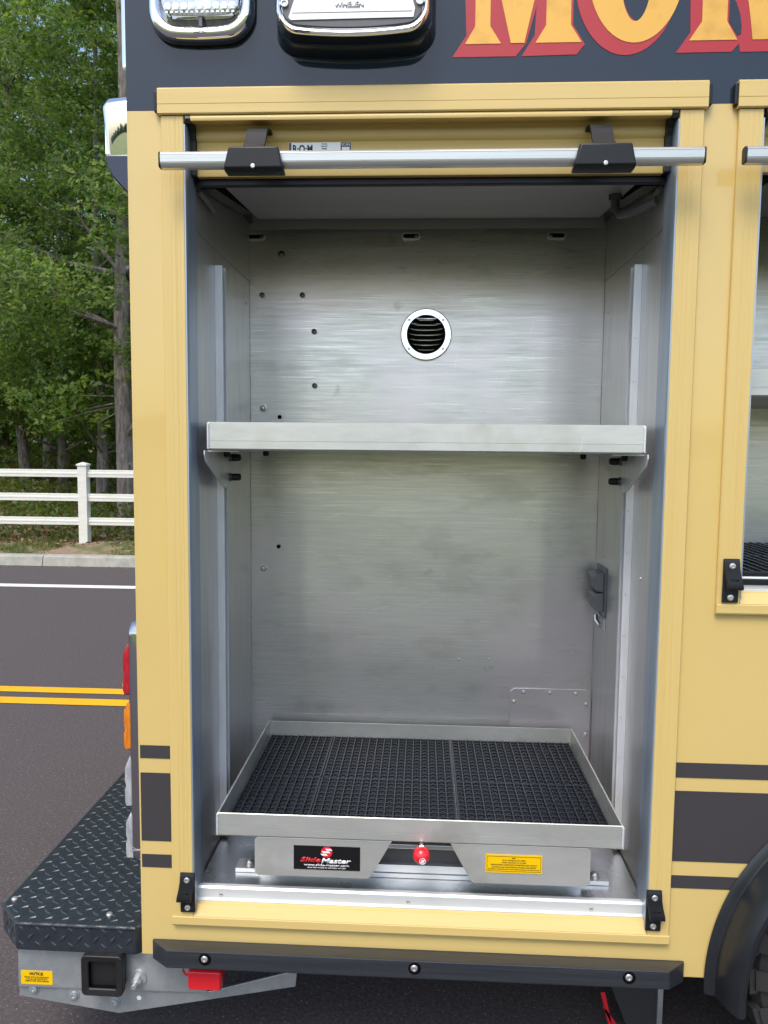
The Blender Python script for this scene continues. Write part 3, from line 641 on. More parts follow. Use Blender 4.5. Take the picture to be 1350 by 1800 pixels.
# access cover low on the right
ac = part('access_cover', MB().prism([(.289,.64),(.289,.868)]+[(.289+.022-.022*math.cos(t),.868+.018*math.sin(t)) for t in np.linspace(.2,1.57,6)]+[(.522-.0+.022*math.sin(t),.866+.020*math.cos(t)) for t in np.linspace(0,1.57,6)]+[(.544,.64)],'y',CY-.003,CY-.0003), M_wall, truck, bevel=.001)
for X,Z_ in ((.333,.873),(.416,.873),(.497,.872),(.302,.842),(.530,.839),(.531,.741),(.302,.74)): inst('screw', ME_dome, ac, (X,CY-.003,Z_), scale=(.62,.8,.62))
# outlet box and catch on the right wall
xw = .5472
ob = part('outlet_plate', MB().box(xw-.004,xw-.0002,.500,.622,1.150,1.298), M_outl, truck, bevel=.0015)
for z0 in (1.224,1.164):
    part('outlet_cover', MB().prism([(xw-.0042,z0),(xw-.024,z0+.002),(xw-.027,z0+.010),(xw-.027,z0+.034),(xw-.034,z0+.036),(xw-.034,z0+.050),(xw-.022,z0+.055),(xw-.0042,z0+.0565)][::-1],'y',.520,.600), M_outl, ob, bevel=.002)
ct = part('toggle_catch', MB().tube([(xw-.010,.575,1.140),(xw-.016,.545,1.132),(xw-.010,.520,1.124)], .007, 8), M_chrome, truck, smooth=50)
part('catch_plate', MB().box(xw-.003,xw-.0003,.500,.60,1.112,1.146), M_strut, ct, bevel=.001)
for X in (-.48,-.02,.42): inst('screw', ME_rivet, truck, (X,.0197,.547+.003*0), scale=(1.2,1,1.2))

# ------------------------------------------------------------------ second compartment
part('back_wall', MB().box(PX0-.01,PX1,CY,CY+.004,1.29,2.36), M_wall, truck)
part('side_wall', MB().box(PX0-.008,PX0-.0042,.0685,CY-.0005,1.30,2.36), M_swall, truck)
part('side_wall', MB().box(PX1,PX1+.004,.0065,CY-.0005,1.30,2.36), M_swall, truck)
part('compartment_floor', MB().box(PX0-.003,PX1-.001,.0355,CY-.001,1.345,1.356), M_floor, truck)
part('compartment_ceiling', MB().box(PX0-.003,PX1-.001,.0685,CY-.001,2.34,2.35), M_dark, truck)
part('floor_seal', MB().box(PX0+.0005,PX1-.001,.021,.030,1.3615,1.372).box(PX0+.0005,PX1-.001,.012,.0195,1.342,1.356), M_plast, truck, bevel=.002)
part('shutter_cover', MB().prism([(.086,2.2585),(.475,2.2935),(.475,2.2965),(.086,2.2615)],'x',PX0+.06,PX1-.06), M_gray, truck)

# ------------------------------------------------------------------ rub rail
rr_ = MB()
X0,X1 = -.645,.636; c = .052
ring = lambda y,z0,z1,i: [(X0+i,y,z0),(X1-i,y,z0),(X1-i,y,z1),(X0+i,y,z1)]
rr_.loft([ring(-.0005,.392,.4405,0),ring(-.008,.3925,.4405,.001),ring(-.060,.4075,.4545-.002,c)])
rail = part('rub_rail', rr_, M_rub, truck, bevel=.0025)
for X in (-.499,-.002,.493):
    part('recess_shade', MB().lathe((X,-.0603,.4335),'y',[(.0150,0),(.0150,-.0003)],24,False,True), M_shole, rail)  # flat black disc painted as the shade of a bolt recess
    inst('bolt', ME_screw, rail, (X-.001,-.0606,.4345), scale=(1.15,1.2,1.15))

# ------------------------------------------------------------------ lettering
def poly(name, pts, y, m, parent): return part(name, MB().prism(pts,'y',y,y+.0008), m, parent)
LT = 2.86
def ellring(cx,cz,rx,rz,ix,iz,icx,icz,y,m,name,parent,n=64):
    o = [(cx+rx*math.cos(2*math.pi*k/n), y, cz+rz*math.sin(2*math.pi*k/n)) for k in range(n)]
    i = [(icx+ix*math.cos(2*math.pi*k/n), y, icz+iz*math.sin(2*math.pi*k/n)) for k in range(n)]
    o2 = [(p[0],y+.0008,p[2]) for p in o]; i2 = [(p[0],y+.0008,p[2]) for p in i]
    return part(name, MB().loft([i2,i,o,o2],False,False), m, parent)
# M
Mr = poly('letter',[(.053,2.497),(.190,2.497),(.212,2.523),(.238,2.62),(.252,LT),(.060,LT),(.079,2.62),(.083,2.542)],-.0012,M_lred,truck)
poly('letter_shade',[(.203,2.497),(.321,2.499),(.338,2.520),(.312,2.560),(.309,LT),(.253,LT),(.2335,2.62),(.230,2.54)],-.0013,M_lred,Mr)
poly('gold_face',[(.080,2.5235),(.158,2.5235),(.134,2.560),(.133,2.80),(.101,2.80),(.1015,2.560)],-.0022,M_gold,Mr)
poly('gold_face',[(.179,2.524),(.208,2.524),(.232,2.63),(.27,2.80),(.1325,2.80),(.1325,2.715)],-.0024,M_gold,Mr)
poly('gold_face',[(.232,2.524),(.331,2.524),(.307,2.560),(.305,2.80),(.2535,2.80),(.254,2.560)],-.0022,M_gold,Mr)
# O
Or = ellring(.425,2.66,.112,.164,.040,.103,.450,2.668,-.0012,M_lred,'letter',truck)
ellring(.443,2.675,.102,.154,.034,.107,.4435,2.672,-.0022,M_gold,'gold_face',Or)
# R
Rr = poly('letter',[(.532,2.499),(.649,2.4995),(.664,2.516),(.667,2.499),(.76,2.499),(.76,2.62),(.735,2.66),(.76,2.72),(.74,LT),(.545,LT),(.558,2.62),(.561,2.541)],-.0012,M_lred,truck)
poly('gold_face',[(.559,2.5235),(.660,2.5235),(.637,2.562),(.635,2.80),(.583,2.80),(.5845,2.562)],-.0022,M_gold,Rr)
poly('gold_face',[(.692,2.5235),(.758,2.5235),(.748,2.60),(.735,2.66),(.655,2.66),(.668,2.635),(.680,2.600),(.686,2.565)],-.0022,M_gold,Rr)
poly('counter',[(.641,2.56),(.660,2.532),(.667,2.535),(.668,2.55),(.664,2.575),(.655,2.60),(.641,2.615)],-.0020,M_blk,Rr)

# ------------------------------------------------------------------ lights on the black band
def ringpts(x0,x1,z0,z1,r,y,sag=0.0,n=8):
    cx = (x0+x1)/2; out = []
    for X,Z_ in rrect(x0,x1,z0,z1,r,n):
        if Z_ < (z0+z1)/2: Z_ += sag*((X-cx)/((x1-x0)/2))**2
        out.append((X,y,Z_))
    # finer bottom edge
    return out
def dens(r, n=8):   # subdivide the straight edges so that sagged edges stay smooth
    out = []
    for i,(a,b) in enumerate(zip(r, r[1:]+r[:1])):
        out.append(a)
        if i % (n+1) == n:
            for k in range(1,10): out.append(tuple(Vector(a).lerp(Vector(b),k/10)))
    return out
def bez(levels, sag):
    rings = []
    for (x0,x1,z0,z1,r,y) in levels:
        base = dens(ringpts(x0,x1,z0,z1,r,y)); cx = (x0+x1)/2
        rings.append([(p[0],p[1],p[2]+(sag*((p[0]-cx)/((x1-x0)/2))**2 if p[2] < (z0+z1)/2 else -sag*((p[0]-cx)/((x1-x0)/2))**2)) for p in base])
    return rings
a0,a1,b0,b1 = -.612,-.380,2.530,2.715
l1 = part('warning_light', MB().loft(bez([(a0-.002,a1+.002,b0-.004,b1+.004,.058,-.0005),(a0-.001,a1+.001,b0-.003,b1+.003,.056,-.010)],.010)), M_plast, truck, smooth=40)
part('bezel', MB().loft(bez([(a0,a1,b0,b1,.056,-.0105),(a0+.001,a1-.001,b0+.001,b1-.001,.055,-.022),(a0+.006,a1-.006,b0+.006,b1-.006,.052,-.031),(a0+.013,a1-.013,b0+.014,b1-.014,.047,-.034),
     (a0+.020,a1-.020,b0+.021,b1-.021,.042,-.032),(a0+.025,a1-.025,b0+.026,b1-.026,.038,-.024),(a0+.029,a1-.029,b0+.040,b1-.040,.034,-.014)],.010),True,True), M_chrome, l1, smooth=50)
part('lens', MB().loft(bez([(a0+.030,a1-.030,b0+.047,b1-.047,.030,-.0145),(a0+.031,a1-.031,b0+.048,b1-.048,.029,-.027),(a0+.036,a1-.036,b0+.053,b1-.053,.025,-.030)],.004)), M_lensc, l1, smooth=40)
for k in range(9):
    X = a0+.045+k*(a1-a0-.09)/8
    part('led', MB().lathe((X,-.0302,b0+.066),'y',[(.0085,0),(.0085,-.0015),(.004,-.003)],10,False,True), M_led, l1, smooth=40)
for k in range(14):
    X = a0+.043+k*(a1-a0-.086)/13; part('led', MB().box(X-.003,X+.003,-.0312,-.0302,b0+.0535,b0+.0575), M_led, l1)
part('lens_post', MB().box((a0+a1)/2-.004,(a0+a1)/2+.004,-.026,-.0142,b0+.027,b0+.050), M_gray, l1, bevel=.001)
text('lettering','WHELEN',(a0+a1)/2-.014,(a0+a1)/2+.014,b0+.009,b0+.0155,-.0352,M_led,l1,bold=.03,depth=.0015)
# big scene light on black housing
c0,c1,d0,d1 = -.322,.002,2.508,2.735
l2 = part('scene_light', MB().loft(bez([(c0-.010,c1+.014,d0-.012,d1+.014,.040,-.0005),(c0-.006,c1+.010,d0-.010,d1+.011,.042,-.020),(c0-.004,c1+.006,d0-.004,d1+.006,.044,-.034),(c0-.003,c1+.004,d0-.001,d1+.004,.044,-.036),(c0,c1+.001,d0+.000,d1,.044,-.068)],.013)), M_blk, truck, smooth=30)
part('bezel', MB().loft(bez([(c0,c1,d0+.0005,d1,.044,-.0685),(c0+.001,c1-.001,d0+.001,d1-.001,.043,-.074),(c0+.005,c1-.005,d0+.005,d1-.005,.040,-.080),(c0+.010,c1-.010,d0+.0105,d1-.010,.036,-.0785),(c0+.013,c1-.013,d0+.014,d1-.013,.033,-.073)],.013),True,True), M_chrome, l2, smooth=50)
part('lamp_plate', MB().loft(bez([(c0+.014,c1-.014,d0+.015,d1-.014,.032,-.0735),(c0+.016,c1-.016,d0+.017,d1-.016,.030,-.0762)],.011)), M_gray, l2)
rz = d0+.029
refl = MB().prism([(c0+.033,rz+.002),(c1-.033,rz+.004),(c1-.030,rz+.022),(c1-.036,rz+.042),(c0+.040,rz+.042),(c0+.028,rz+.008)],'y',-.0785,-.0768)
rf = part('reflector', refl, M_white, l2, bevel=.001)
part('reflector_seam', MB().box(c0+.036,c1-.036,-.0792,-.0786,rz+.0158,rz+.0166), M_gray, l2)
part('reflector_top', MB().box(c0+.045,c1-.045,-.0795,-.0768,rz+.045,d1-.04), M_led, l2)
text('lettering','WHELEN',-.197,-.135,rz+.0255,rz+.0365,-.0795,M_ssil,l2,bold=.03,depth=.0015)
for X in (c0+.020,c1-.020):
    o = part('screw_boss', MB().lathe((X,-.0764,rz+.036),'y',[(.008,0),(.008,-.004),(.0055,-.0045),(.005,-.001)],14,False,True), M_steel, l2, smooth=40)

# ------------------------------------------------------------------ rear face lights
# upper chrome light housing (tapered body, top pushed out towards the side)
def rear_lamp(y0,y1,z0,z1,xo,taper):
    rings = []
    for X,iy,iz0,iz1 in ((XR-.0005,0,-.01,0),(XR-.045,.001,.010,.001),(xo+.016,.002,.042,.004),(xo+.005,.008,.058,.008),(xo,.022,.075,.018)):
        yy0 = y0+iy; yy1 = y1-iy
        rings.append([(X,yy0+.030,z0+taper*.0+iz0),(X,yy1-.03,z0+iz0),(X,yy1,z0+.075+iz0),(X,yy1,z1-.02-iz1),(X,yy1-.02,z1-iz1),(X,yy0-.018+.02,z1-iz1),(X,yy0-.018,z1-.02-iz1),(X,yy0,z0+.075+iz0)])
    return MB().loft(rings)
sl1 = part('rear_scene_light', rear_lamp(.115,.42,2.245,2.478,-.776,1), M_chrome, truck, bevel=.004, smooth=40)
part('lens_rim', MB().loft([[(x,y,z) for y,z in rrect(.135,.40,2.325,2.462,.03)] for x in (-.768,-.776,-.779)]), M_chrome, sl1, smooth=40)
part('lens', MB().loft([[(x,y,z) for y,z in rrect(.15,.385,2.345,2.45,.025)] for x in (-.7785,-.782)]), M_lensc, sl1, smooth=40)
part('housing_base', MB().prism([(-.674,2.336),(-.766,2.336),(-.760,2.306),(-.748,2.284),(-.722,2.256),(-.674,2.212)],'y',.096,.43), M_darkchrome, sl1, bevel=.004)
sl2 = part('rear_warning_light', MB().loft([[(x,y,z) for y,z in rrect(.08+i,.34-i,2.49+i*.8,2.78-i,.05)] for x,i in ((XR-.0005,0),(-.700,.002),(-.716,.010),(-.720,.02))]), M_chrome, truck, smooth=40)
part('lens', MB().loft([[(x,y,z) for y,z in rrect(.12,.30,2.54,2.74,.03)] for x in (-.7205,-.7265)]), M_lensc, sl2, smooth=40)
kn = part('door_hold_open', MB().lathe((-.715,.14,2.07),'x',[(.012,.042),(.014,.0),(.022,-.006),(.022,-.014),(.012,-.02)],12,True,True), M_plast, truck, smooth=40)
part('hold_open_base', MB().box(-.690,-.6735,.115,.165,2.035,2.105), M_plast, kn, bevel=.003)
# tail light stack in a darkened chrome bezel
tl = part('tail_light_housing', MB().loft([[(x,y,z) for y,z in rrect(.10+i,.305-i,.560+i,1.205-i*1.5,.035)] for x,i in ((XR-.0005,0),(-.722,0),(-.732,.003),(-.737,.010))]), M_bezel, truck, smooth=35)
for nm,z0,z1,m_ in (('red_lens',1.008,1.150,M_lensr),('amber_lens',.864,1.000,M_lensa),('clear_lens',.712,.853,M_lensc),('clear_lens',.572,.702,M_lensc)):
    lm = MB(); h = z1-z0
    prof = [(-.7375,z1),(-.744,z1-.002),(-.762,z1-.20*h),(-.7665,z1-.26*h),(-.768,z1-.52*h),(-.764,z1-.58*h),(-.764,z1-.62*h),(-.7685,z1-.68*h),(-.7685,z0+.08*h),(-.764,z0+.01*h),(-.7375,z0)]
    rings = [[(-.7375+(x+.7375)*k*.80,y,z0+h*.5+(z-z0-h*.5)*kz) for x,z in prof] for y,k,kz in ((.118,.25,.93),(.122,.8,.98),(.132,1,1),(.273,1,1),(.283,.8,.98),(.287,.25,.93))]
    lm.loft(rings); part(nm, lm, m_, tl, smooth=35)
part('bezel_line', MB().box(-.7385,-.712,.0985,.0998,.606,.6095), M_alu, tl)

# ------------------------------------------------------------------ step bumper and hitch
BZ1, BZ0 = .440, .366
bp_ = [(-1.091,.115),(-1.011,.037),(-.702,.036),(-.678,.062),(-.678,2.30),(-1.091,2.30)]
bump = part('step_bumper', MB().prism(bp_,'z',BZ0,BZ1), M_tread, truck, bevel=.006, seg=3, smooth=40)
def lug(mb, c, u, v, n, L=.0175, W=.0058, h=.0026):
    c,u,v,n = map(Vector,(c,u,v,n))
    b = [c+u*L, c+v*W, c-u*L, c-v*W]; t = [c+u*L*.62+n*h, c+v*W*.45+n*h, c-u*L*.62+n*h, c-v*W*.45+n*h]
    mb.add([tuple(p) for p in b+t], [(4,5,6,7),(0,1,5,4),(1,2,6,5),(2,3,7,6),(3,0,4,7)])
lm = MB(); P_ = .0213
def inside(X,Y_):
    if X < -1.077 or X > -.69 or Y_ > 2.28: return False
    edge = .115+(.037-.115)*(X+1.091)/.080 if X < -1.011 else .037
    return Y_ > edge+.018
for r_ in range(108):
    for c_ in range(11):
        X = -1.082+c_*P_*2+(r_%2)*P_; Y_ = .045+r_*P_
        if inside(X,Y_):
            s_ = 1 if r_%2 else -1; u = Vector((.80,.60*s_,0)).normalized(); lug(lm,(X,Y_,BZ1-.0002),u,Vector((-u.y,u.x,0)),(0,0,1))
def facelugs(A,B):
    A = Vector(A); B = Vector(B); d = (B-A); Ln = d.length; d.normalize(); n_ = d.cross(Vector((0,0,1)))
    if n_.y > 0: n_ = -n_
    k = 0; t = .014
    while t < Ln-.010:
        for j,zz in enumerate((BZ0+.017,BZ0+.058) if k%2 == 0 else (BZ0+.037,)):
            s_ = -1 if k%2 == 0 else 1
            u = (d*.62+Vector((0,0,.78*s_))).normalized(); v = n_.cross(u)
            lug(lm, Vector((A.x+d.x*t, A.y+d.y*t, zz))+n_*-.0002, u, v, n_, L=.0160, W=.0056, h=.0022)
        k += 1; t += P_
facelugs((-1.011,.037,0),(-.702,.036,0)); facelugs((-1.091,.115,0),(-1.011,.037,0))
part('tread_lugs', lm, M_tread, bump)
part('weld_bead', MB().tube([(-1.011-.080*(1-t),.037+.078*(1-t)+.0008*math.sin(t*60),BZ1-.0015) for t in np.linspace(.0,.96,22)]+[(-1.011+.309*t,.037-.001*t+.0010*math.sin(t*150),BZ1-.0014+.0006*math.sin(t*110)) for t in np.linspace(0,1,60)], .0044, 6), M_weld, bump, smooth=60)
me_b = mesh_of(MB().lathe((0,0,0),'z',[(.0085,0),(.0085,.002),(.0062,.005),(.003,.0056)],14,False,True),'bolt',M_steel,smooth=40)
for X,Y_ in ((-1.068,.135),(-.790,.085)): inst('bolt', me_b, bump, (X,Y_,BZ1))
# galvanised hitch plate under the bumper
hp_ = part('hitch_plate', MB().prism([(-1.022,.252),(-1.020,.3655),(-.530,.3655),(-.530,.258)],'y',.058,.064), M_galv, truck, bevel=.0015)
part('lower_plate', MB().prism([(-1.026,.222),(-1.022,.2515),(-.520,.2575),(-.32,.318),(-.300,.322),(-.304,.280),(-.62,.215),(-.762,.186)],'y',.066,.072), M_galv, hp_, bevel=.001)
me_hb = mesh_of(MB().lathe((0,0,0),'y',[(.0125,0),(.0125,-.0015),(.0085,-.002),(.0085,-.0055),(.004,-.0065),(.0035,-.004)],14,False,True),'bolt',M_galv,smooth=35)
for X,Z_ in ((-.985,.245),(-.880,.231),(-.773,.216)): inst('bolt', me_hb, hp_, (X,.066,Z_), scale=(1.2,1.2,1.2))
part('hole', MB().lathe((-.709,.066,.231),'y',[(.006,-.0002),(.006,-.0006)],14,False,True), M_swht, hp_)
part('washer', MB().lathe((-.706,.058,.292),'y',[(.021,0),(.021,-.003)],20,False,True), M_galv, hp_)
part('stud', MB().lathe((-.708,.055,.288),'y',[(.013,0),(.013,-.012),(.007,-.0125),(.007,-.03)],6,False,True), M_galv, hp_, bevel=.001)
nst = part('notice_sticker', MB().box(-1.014,-.931,.0572,.0579,.2615,.2985), M_syel, truck)
text('lettering','NOTICE:',-.991,-.955,.2865,.2945,.0569,M_sblk,nst,bold=.03)
for k,(s_,wd) in enumerate((('TRACK AND SHOULDER BOLT',.066),('SHOULD BE ROUTINELY',.056),('LUBRICATED WITH GREASE',.062))):
    text('lettering',s_,-.9725-wd/2,-.9725+wd/2,.2795-k*.0053,.2830-k*.0053,.0569,M_sblk,nst,bold=.01)
# receiver tube
o_ = rrect(-.838,-.732,.2665,.3725,.012,4); i_ = rrect(-.820,-.750,.2845,.3545,.004,4)
rings = [[(p[0],y,p[1]) for p in pts] for pts,y in ((i_,.025),(i_,.021),(o_,.018),(o_,.036))]
rc = part('receiver_tube', MB().loft(rings,False,False), M_dark, truck, bevel=.003, seg=3, smooth=40)
part('tube_inside', MB().loft([[(p[0],y,p[1]) for p in i_] for y in (.30,.0251)],True,False), M_shole, rc)  # tube lining blackened so its shade is in the colour
part('tube_body', MB().loft([[(p[0],y,p[1]) for p in rrect(-.832,-.738,.2725,.3655,.006,4)] for y in (.0362,.0575)],True,False), M_dark, rc)
# ------------------------------------------------------------------ fender flare and wheel
fl = MB(); rings = []
for t in np.linspace(-4,184,95):
    a = rad(t); ca,sa = -math.cos(a),math.sin(a)
    prof = [(.509,-.0002),(.512,-.006),(.504,-.013),(.495,-.014),(.490,-.017),(.482,-.050),(.472,-.080),(.464,-.090),(.456,-.092),(.448,-.088),(.452,-.05),(.468,.01),(.49,.012),(.50,.004)]
    rings.append([(WC[0]+r*ca,y,WC[1]+r*sa*1.0) for r,y in prof])
fl.loft(rings); part('fender_flare', fl, M_flare, truck, smooth=35)
TCX,TCZ,TR = 1.21,.415,.415
wheel = part('wheel', MB().lathe((TCX,0,TCZ),'y',[(.21,.262),(.23,.27),(.33,.275),(.385,.262),(.398,.25),(.400,.04),(.388,.018),(.35,.000),(.28,-.004),(.232,.004),(.215,.03)],72,False,False), M_tyre, truck, smooth=35)
part('rim', MB().lathe((TCX,0,TCZ),'y',[(.2145,.25),(.212,.03),(.20,.02),(.19,.05),(.17,.075),(.08,.06),(.075,.03),(.0,.03)],36,False,True), M_dark, wheel, smooth=35)
lg = MB(); n_l = 26
for k in range(n_l):
    a0_ = 2*math.pi*k/n_l
    for (ya,yb,da,wa) in ((.012,.085,0,.62),(.092,.150,.35,.55),(.157,.215,.05,.55),(.222,.268,.4,.62)):
        st_ = 2*math.pi/n_l; A0 = a0_+da*st_; A1 = A0+wa*st_; sk = .18*st_
        pts = []
        for r in (.396,TR):
            for aa,yy in ((A0,ya),(A1,ya),(A1+sk,yb),(A0+sk,yb)):
                rr2 = r-(.004 if r == TR else 0)*0; pts.append((TCX+rr2*math.cos(aa),yy,TCZ+rr2*math.sin(aa)))
        lg.add(pts,[(4,5,6,7),(0,1,5,4),(1,2,6,5),(2,3,7,6),(3,0,4,7)])
    A0 = a0_; A1 = a0_+.5*2*math.pi/n_l   # sidewall lugs
    pts = []
    for r,yy in ((.402,.012),(.355,-.001)):
        for aa in (A0,A1): pts.append((TCX+r*math.cos(aa),yy,TCZ+r*math.sin(aa)))
    q4 = [(p[0],p[1]-.006,p[2]) for p in pts]
    lg.add(pts+q4,[(4,5,7,6),(0,1,5,4),(2,3,7,6),(0,2,6,4),(1,3,7,5)])
part('tread_blocks', lg, M_tyre, wheel)
w2 = bpy.data.objects.new('wheel', wheel.data); COL.objects.link(w2); w2.parent = truck; w2.location = (0,1.9,0)
# mud flap behind the rear wheel
mf = part('mud_flap', MB().prism([(.500,.401),(.682,.401),(.686,.02),(.60,.02),(.52,.22)],'y',.30,.308), M_flap, truck)
part('flap_bar', MB().box(.676,.690,.290,.299,.03,.401), M_galv, mf)
swp = MB()
for pts in ([(.520,.128),(.532,.130),(.556,.03),(.546,.03)],[(.526,.09),(.540,.075),(.572,.03),(.556,.03)]): swp.prism(pts,'y',.2985,.2996)
part('red_mark', swp, M_sred, mf)

# ------------------------------------------------------------------ red cover hanging below the rail
rcv = thing('red_plug_cover', 'red plastic plug cover with loop hanging under the black rub rail', 'plug cover', (-.52,-.01,.33))
part('cover', MB().loft([[(x,y,z) for x,z in rrect(-.553+i,-.470-i,.326+i,.376-i,.007,4)] for y,i in ((.030,.002),(.024,0),(-.012,0),(-.017,.003))]), M_red, rcv, bevel=.001, smooth=40)
part('loop', MB().tube([(-.548,.006,.376),(-.558,.004,.380),(-.567,.003,.374),(-.569,.002,.364),(-.564,.002,.354),(-.553,.003,.350)], .0028, 8), M_red, rcv, smooth=60)
part('hanger', MB().tube([(-.52,.010,.377),(-.52,.012,.402)], .005, 8), M_dark, rcv, smooth=60)

rcv.location.z -= .006; rcv.location.x -= .003

# ================================================================== ADJUSTABLE SHELF
shf = thing('adjustable_shelf', 'aluminium shelf spanning the open compartment on triangular wall brackets', 'shelf', (0,.3,1.64))
SX0,SX1,SY0,SY1,SZ0,SZ1 = -.505,.508,.030,.600,1.6375,1.7035
sp = MB(); t_ = .004
# folded pan: front lip with return, floor, back and side lips
front = [(SY0,SZ0+.004),(SY0+.004,SZ0),(SY1-.004,SZ0),(SY1,SZ0+.004),(SY1,SZ1),(SY1-t_,SZ1),(SY1-t_,SZ0+t_),(SY0+t_,SZ0+t_),(SY0+t_,SZ1-.0005),(SY0+.0030,SZ1),(SY0+.0012,SZ1),(SY0,SZ1-.001),(SY0,SZ0+.0225),(SY0+.0008,SZ0+.0222),(SY0+.0008,SZ0+.0215),(SY0,SZ0+.0212)]
sp.prism(front,'x',SX0+.0045,SX1-.0045)
part('shelf_pan', sp, M_tray, shf)
for xa,xb in ((SX0,SX0+.0044),(SX1-.0044,SX1)):
    part('shelf_end', MB().prism(rrect(SY0-.0006,SY1,SZ0+.0008,SZ1+.0006,.005,4),'x',xa,xb), M_tray, shf, bevel=.0012)
for xa in (SX0+.0005,SX1-.0005):
    part('weld_bead', MB().tube([(xa+.0006*math.sin(k*2.1),SY0-.0005,SZ0+.003+.0608*k/30) for k in range(31)], [.0022+.0006*(k%2) for k in range(31)], 6), M_strut, shf, smooth=60)
capm = mesh_of(MB().lathe((0,0,0),'x',[(.0095,0),(.0098,.004),(.0092,.018),(.007,.0225),(.003,.0235)],12,True,True),'bolt_cap',M_plast,smooth=40)
washm = mesh_of(MB().lathe((0,0,0),'x',[(.0115,0),(.0115,.003),(.009,.0032),(.009,.007)],12,True,True),'washer',M_bolt,smooth=40)
capd = mesh_of(MB().lathe((0,0,0),'z',[(.0085,0),(.0088,-.004),(.0082,-.012),(.006,-.0145)],12,True,True),'bolt_cap',M_plast,smooth=40)
for s_ in (-1,1):
    xb = .519*s_ if s_ > 0 else -.5165
    zt = 1.6365; xi = xb-.003*s_
    pl = [(.034,zt),(.034,zt-.010),(.046,zt-.028),(.196,zt-.092),(.226,zt-.099),(.300,zt-.099),(.330,zt-.09),(.50,zt-.014),(.50,zt)]
    br = part('bracket', MB().prism(pl,'x',*sorted((xb,xi))), M_strut, shf, bevel=.001)
    part('bracket_flange', MB().box(*sorted((xi-.0003*s_,xi-.075*s_)),.060,.50,zt-.003,zt), M_strut, br)
    for yy,zz in ((.268,zt-.020),(.268,zt-.072)):
        inst('washer', washm, br, (xi-.0002*s_,yy,zz), rot=(0,0,math.pi) if s_ > 0 else None)
        inst('bolt_cap', capm, br, (xi-.0072*s_,yy,zz), rot=(0,0,math.pi) if s_ > 0 else None)
    for xx_,yy in ((.012,.19),(.060,.45)) : inst('bolt_cap', capd, br, (xi-xx_*s_,yy,zt-.0032))
# second shelf in the next compartment
sh2t = thing('adjustable_shelf', 'aluminium shelf partly seen in the right-hand compartment beside the right handle', 'shelf', (1.3,.3,1.78))
part('shelf_pan', MB().prism([(p[0]+.07,p[1]+.137) for p in front],'x',PX0+.03,PX1-.03), M_tray, sh2t)
part('shelf_end', MB().prism(rrect(SY0+.0694,SY1+.04,1.7753,1.8411,.005,4),'x',PX0+.0255,PX0+.0299), M_tray, sh2t, bevel=.0012)
part('bracket', MB().prism([(.10,1.7735),(.10,1.764),(.24,1.68),(.32,1.68),(.50,1.76),(.50,1.7735)],'x',PX0+.012,PX0+.015), M_strut, sh2t)

# ================================================================== SLIDE-OUT TRAY
tr = thing('slide_out_tray', 'slide-out aluminium tray with red knob on the floor of the open compartment', 'tray', (0,.3,.567))
TX0,TX1,TY0,TY1,TZ0,TZ1 = -.4825,.4835,-.002,.620,.709,.767
tp = MB(); lw = .0035
frontT = [(TY0,TZ0+.004),(TY0+.004,TZ0),(TY1-.004,TZ0),(TY1,TZ0+.004),(TY1,TZ1),(TY1-lw,TZ1),(TY1-lw,TZ0+lw),(TY0+lw,TZ0+lw),(TY0+lw,TZ1),(TY0+.001,TZ1),(TY0,TZ1-.001),(TY0,TZ0+.0225),(TY0+.0008,TZ0+.0222),(TY0+.0008,TZ0+.0215),(TY0,TZ0+.0212)]
tp.prism(frontT,'x',TX0+.0045,TX1-.0045); part('tray_pan', tp, M_tray, tr)
for xa,xb in ((TX0,TX0+.0044),(TX1-.0044,TX1)):
    part('tray_side', MB().prism(rrect(TY0-.0006,TY1+.0006,TZ0+.0006,TZ1+.0006,.004,3),'x',xa,xb), M_tray, tr, bevel=.001)
for xa in (TX0+.0003,TX1-.0003):
    part('weld_bead', MB().tube([(xa+.0006*math.sin(k*2.1),TY0-.0003,TZ0+.003+.052*k/28) for k in range(29)], [.0022+.0006*(k%2) for k in range(29)], 6), M_strut, tr, smooth=60)
def arcp(cx,cz,r,a0,a1,n=6): return [(cx+r*math.cos(rad(a0+(a1-a0)*k/n)),cz+r*math.sin(rad(a0+(a1-a0)*k/n))) for k in range(n+1)]
zt = TZ0-.001; zb = .6115
pL = [(-.060,zt)]+arcp(-.3815,zt-.011,.011,90,180)+arcp(-.3805,zb+.012,.012,180,270)+arcp(-.122,zb+.014,.014,270,330)
pR = arcp(.400,zt-.011,.011,0,90)+[(.079,zt)]+arcp(.140,zb+.014,.014,210,270)+arcp(.398,zb+.013,.013,270,360)
part('front_plate', MB().prism(pL,'y',.002,.006), M_tray, tr, bevel=.001)
part('front_plate', MB().prism(pR,'y',.002,.006), M_tray, tr, bevel=.001)
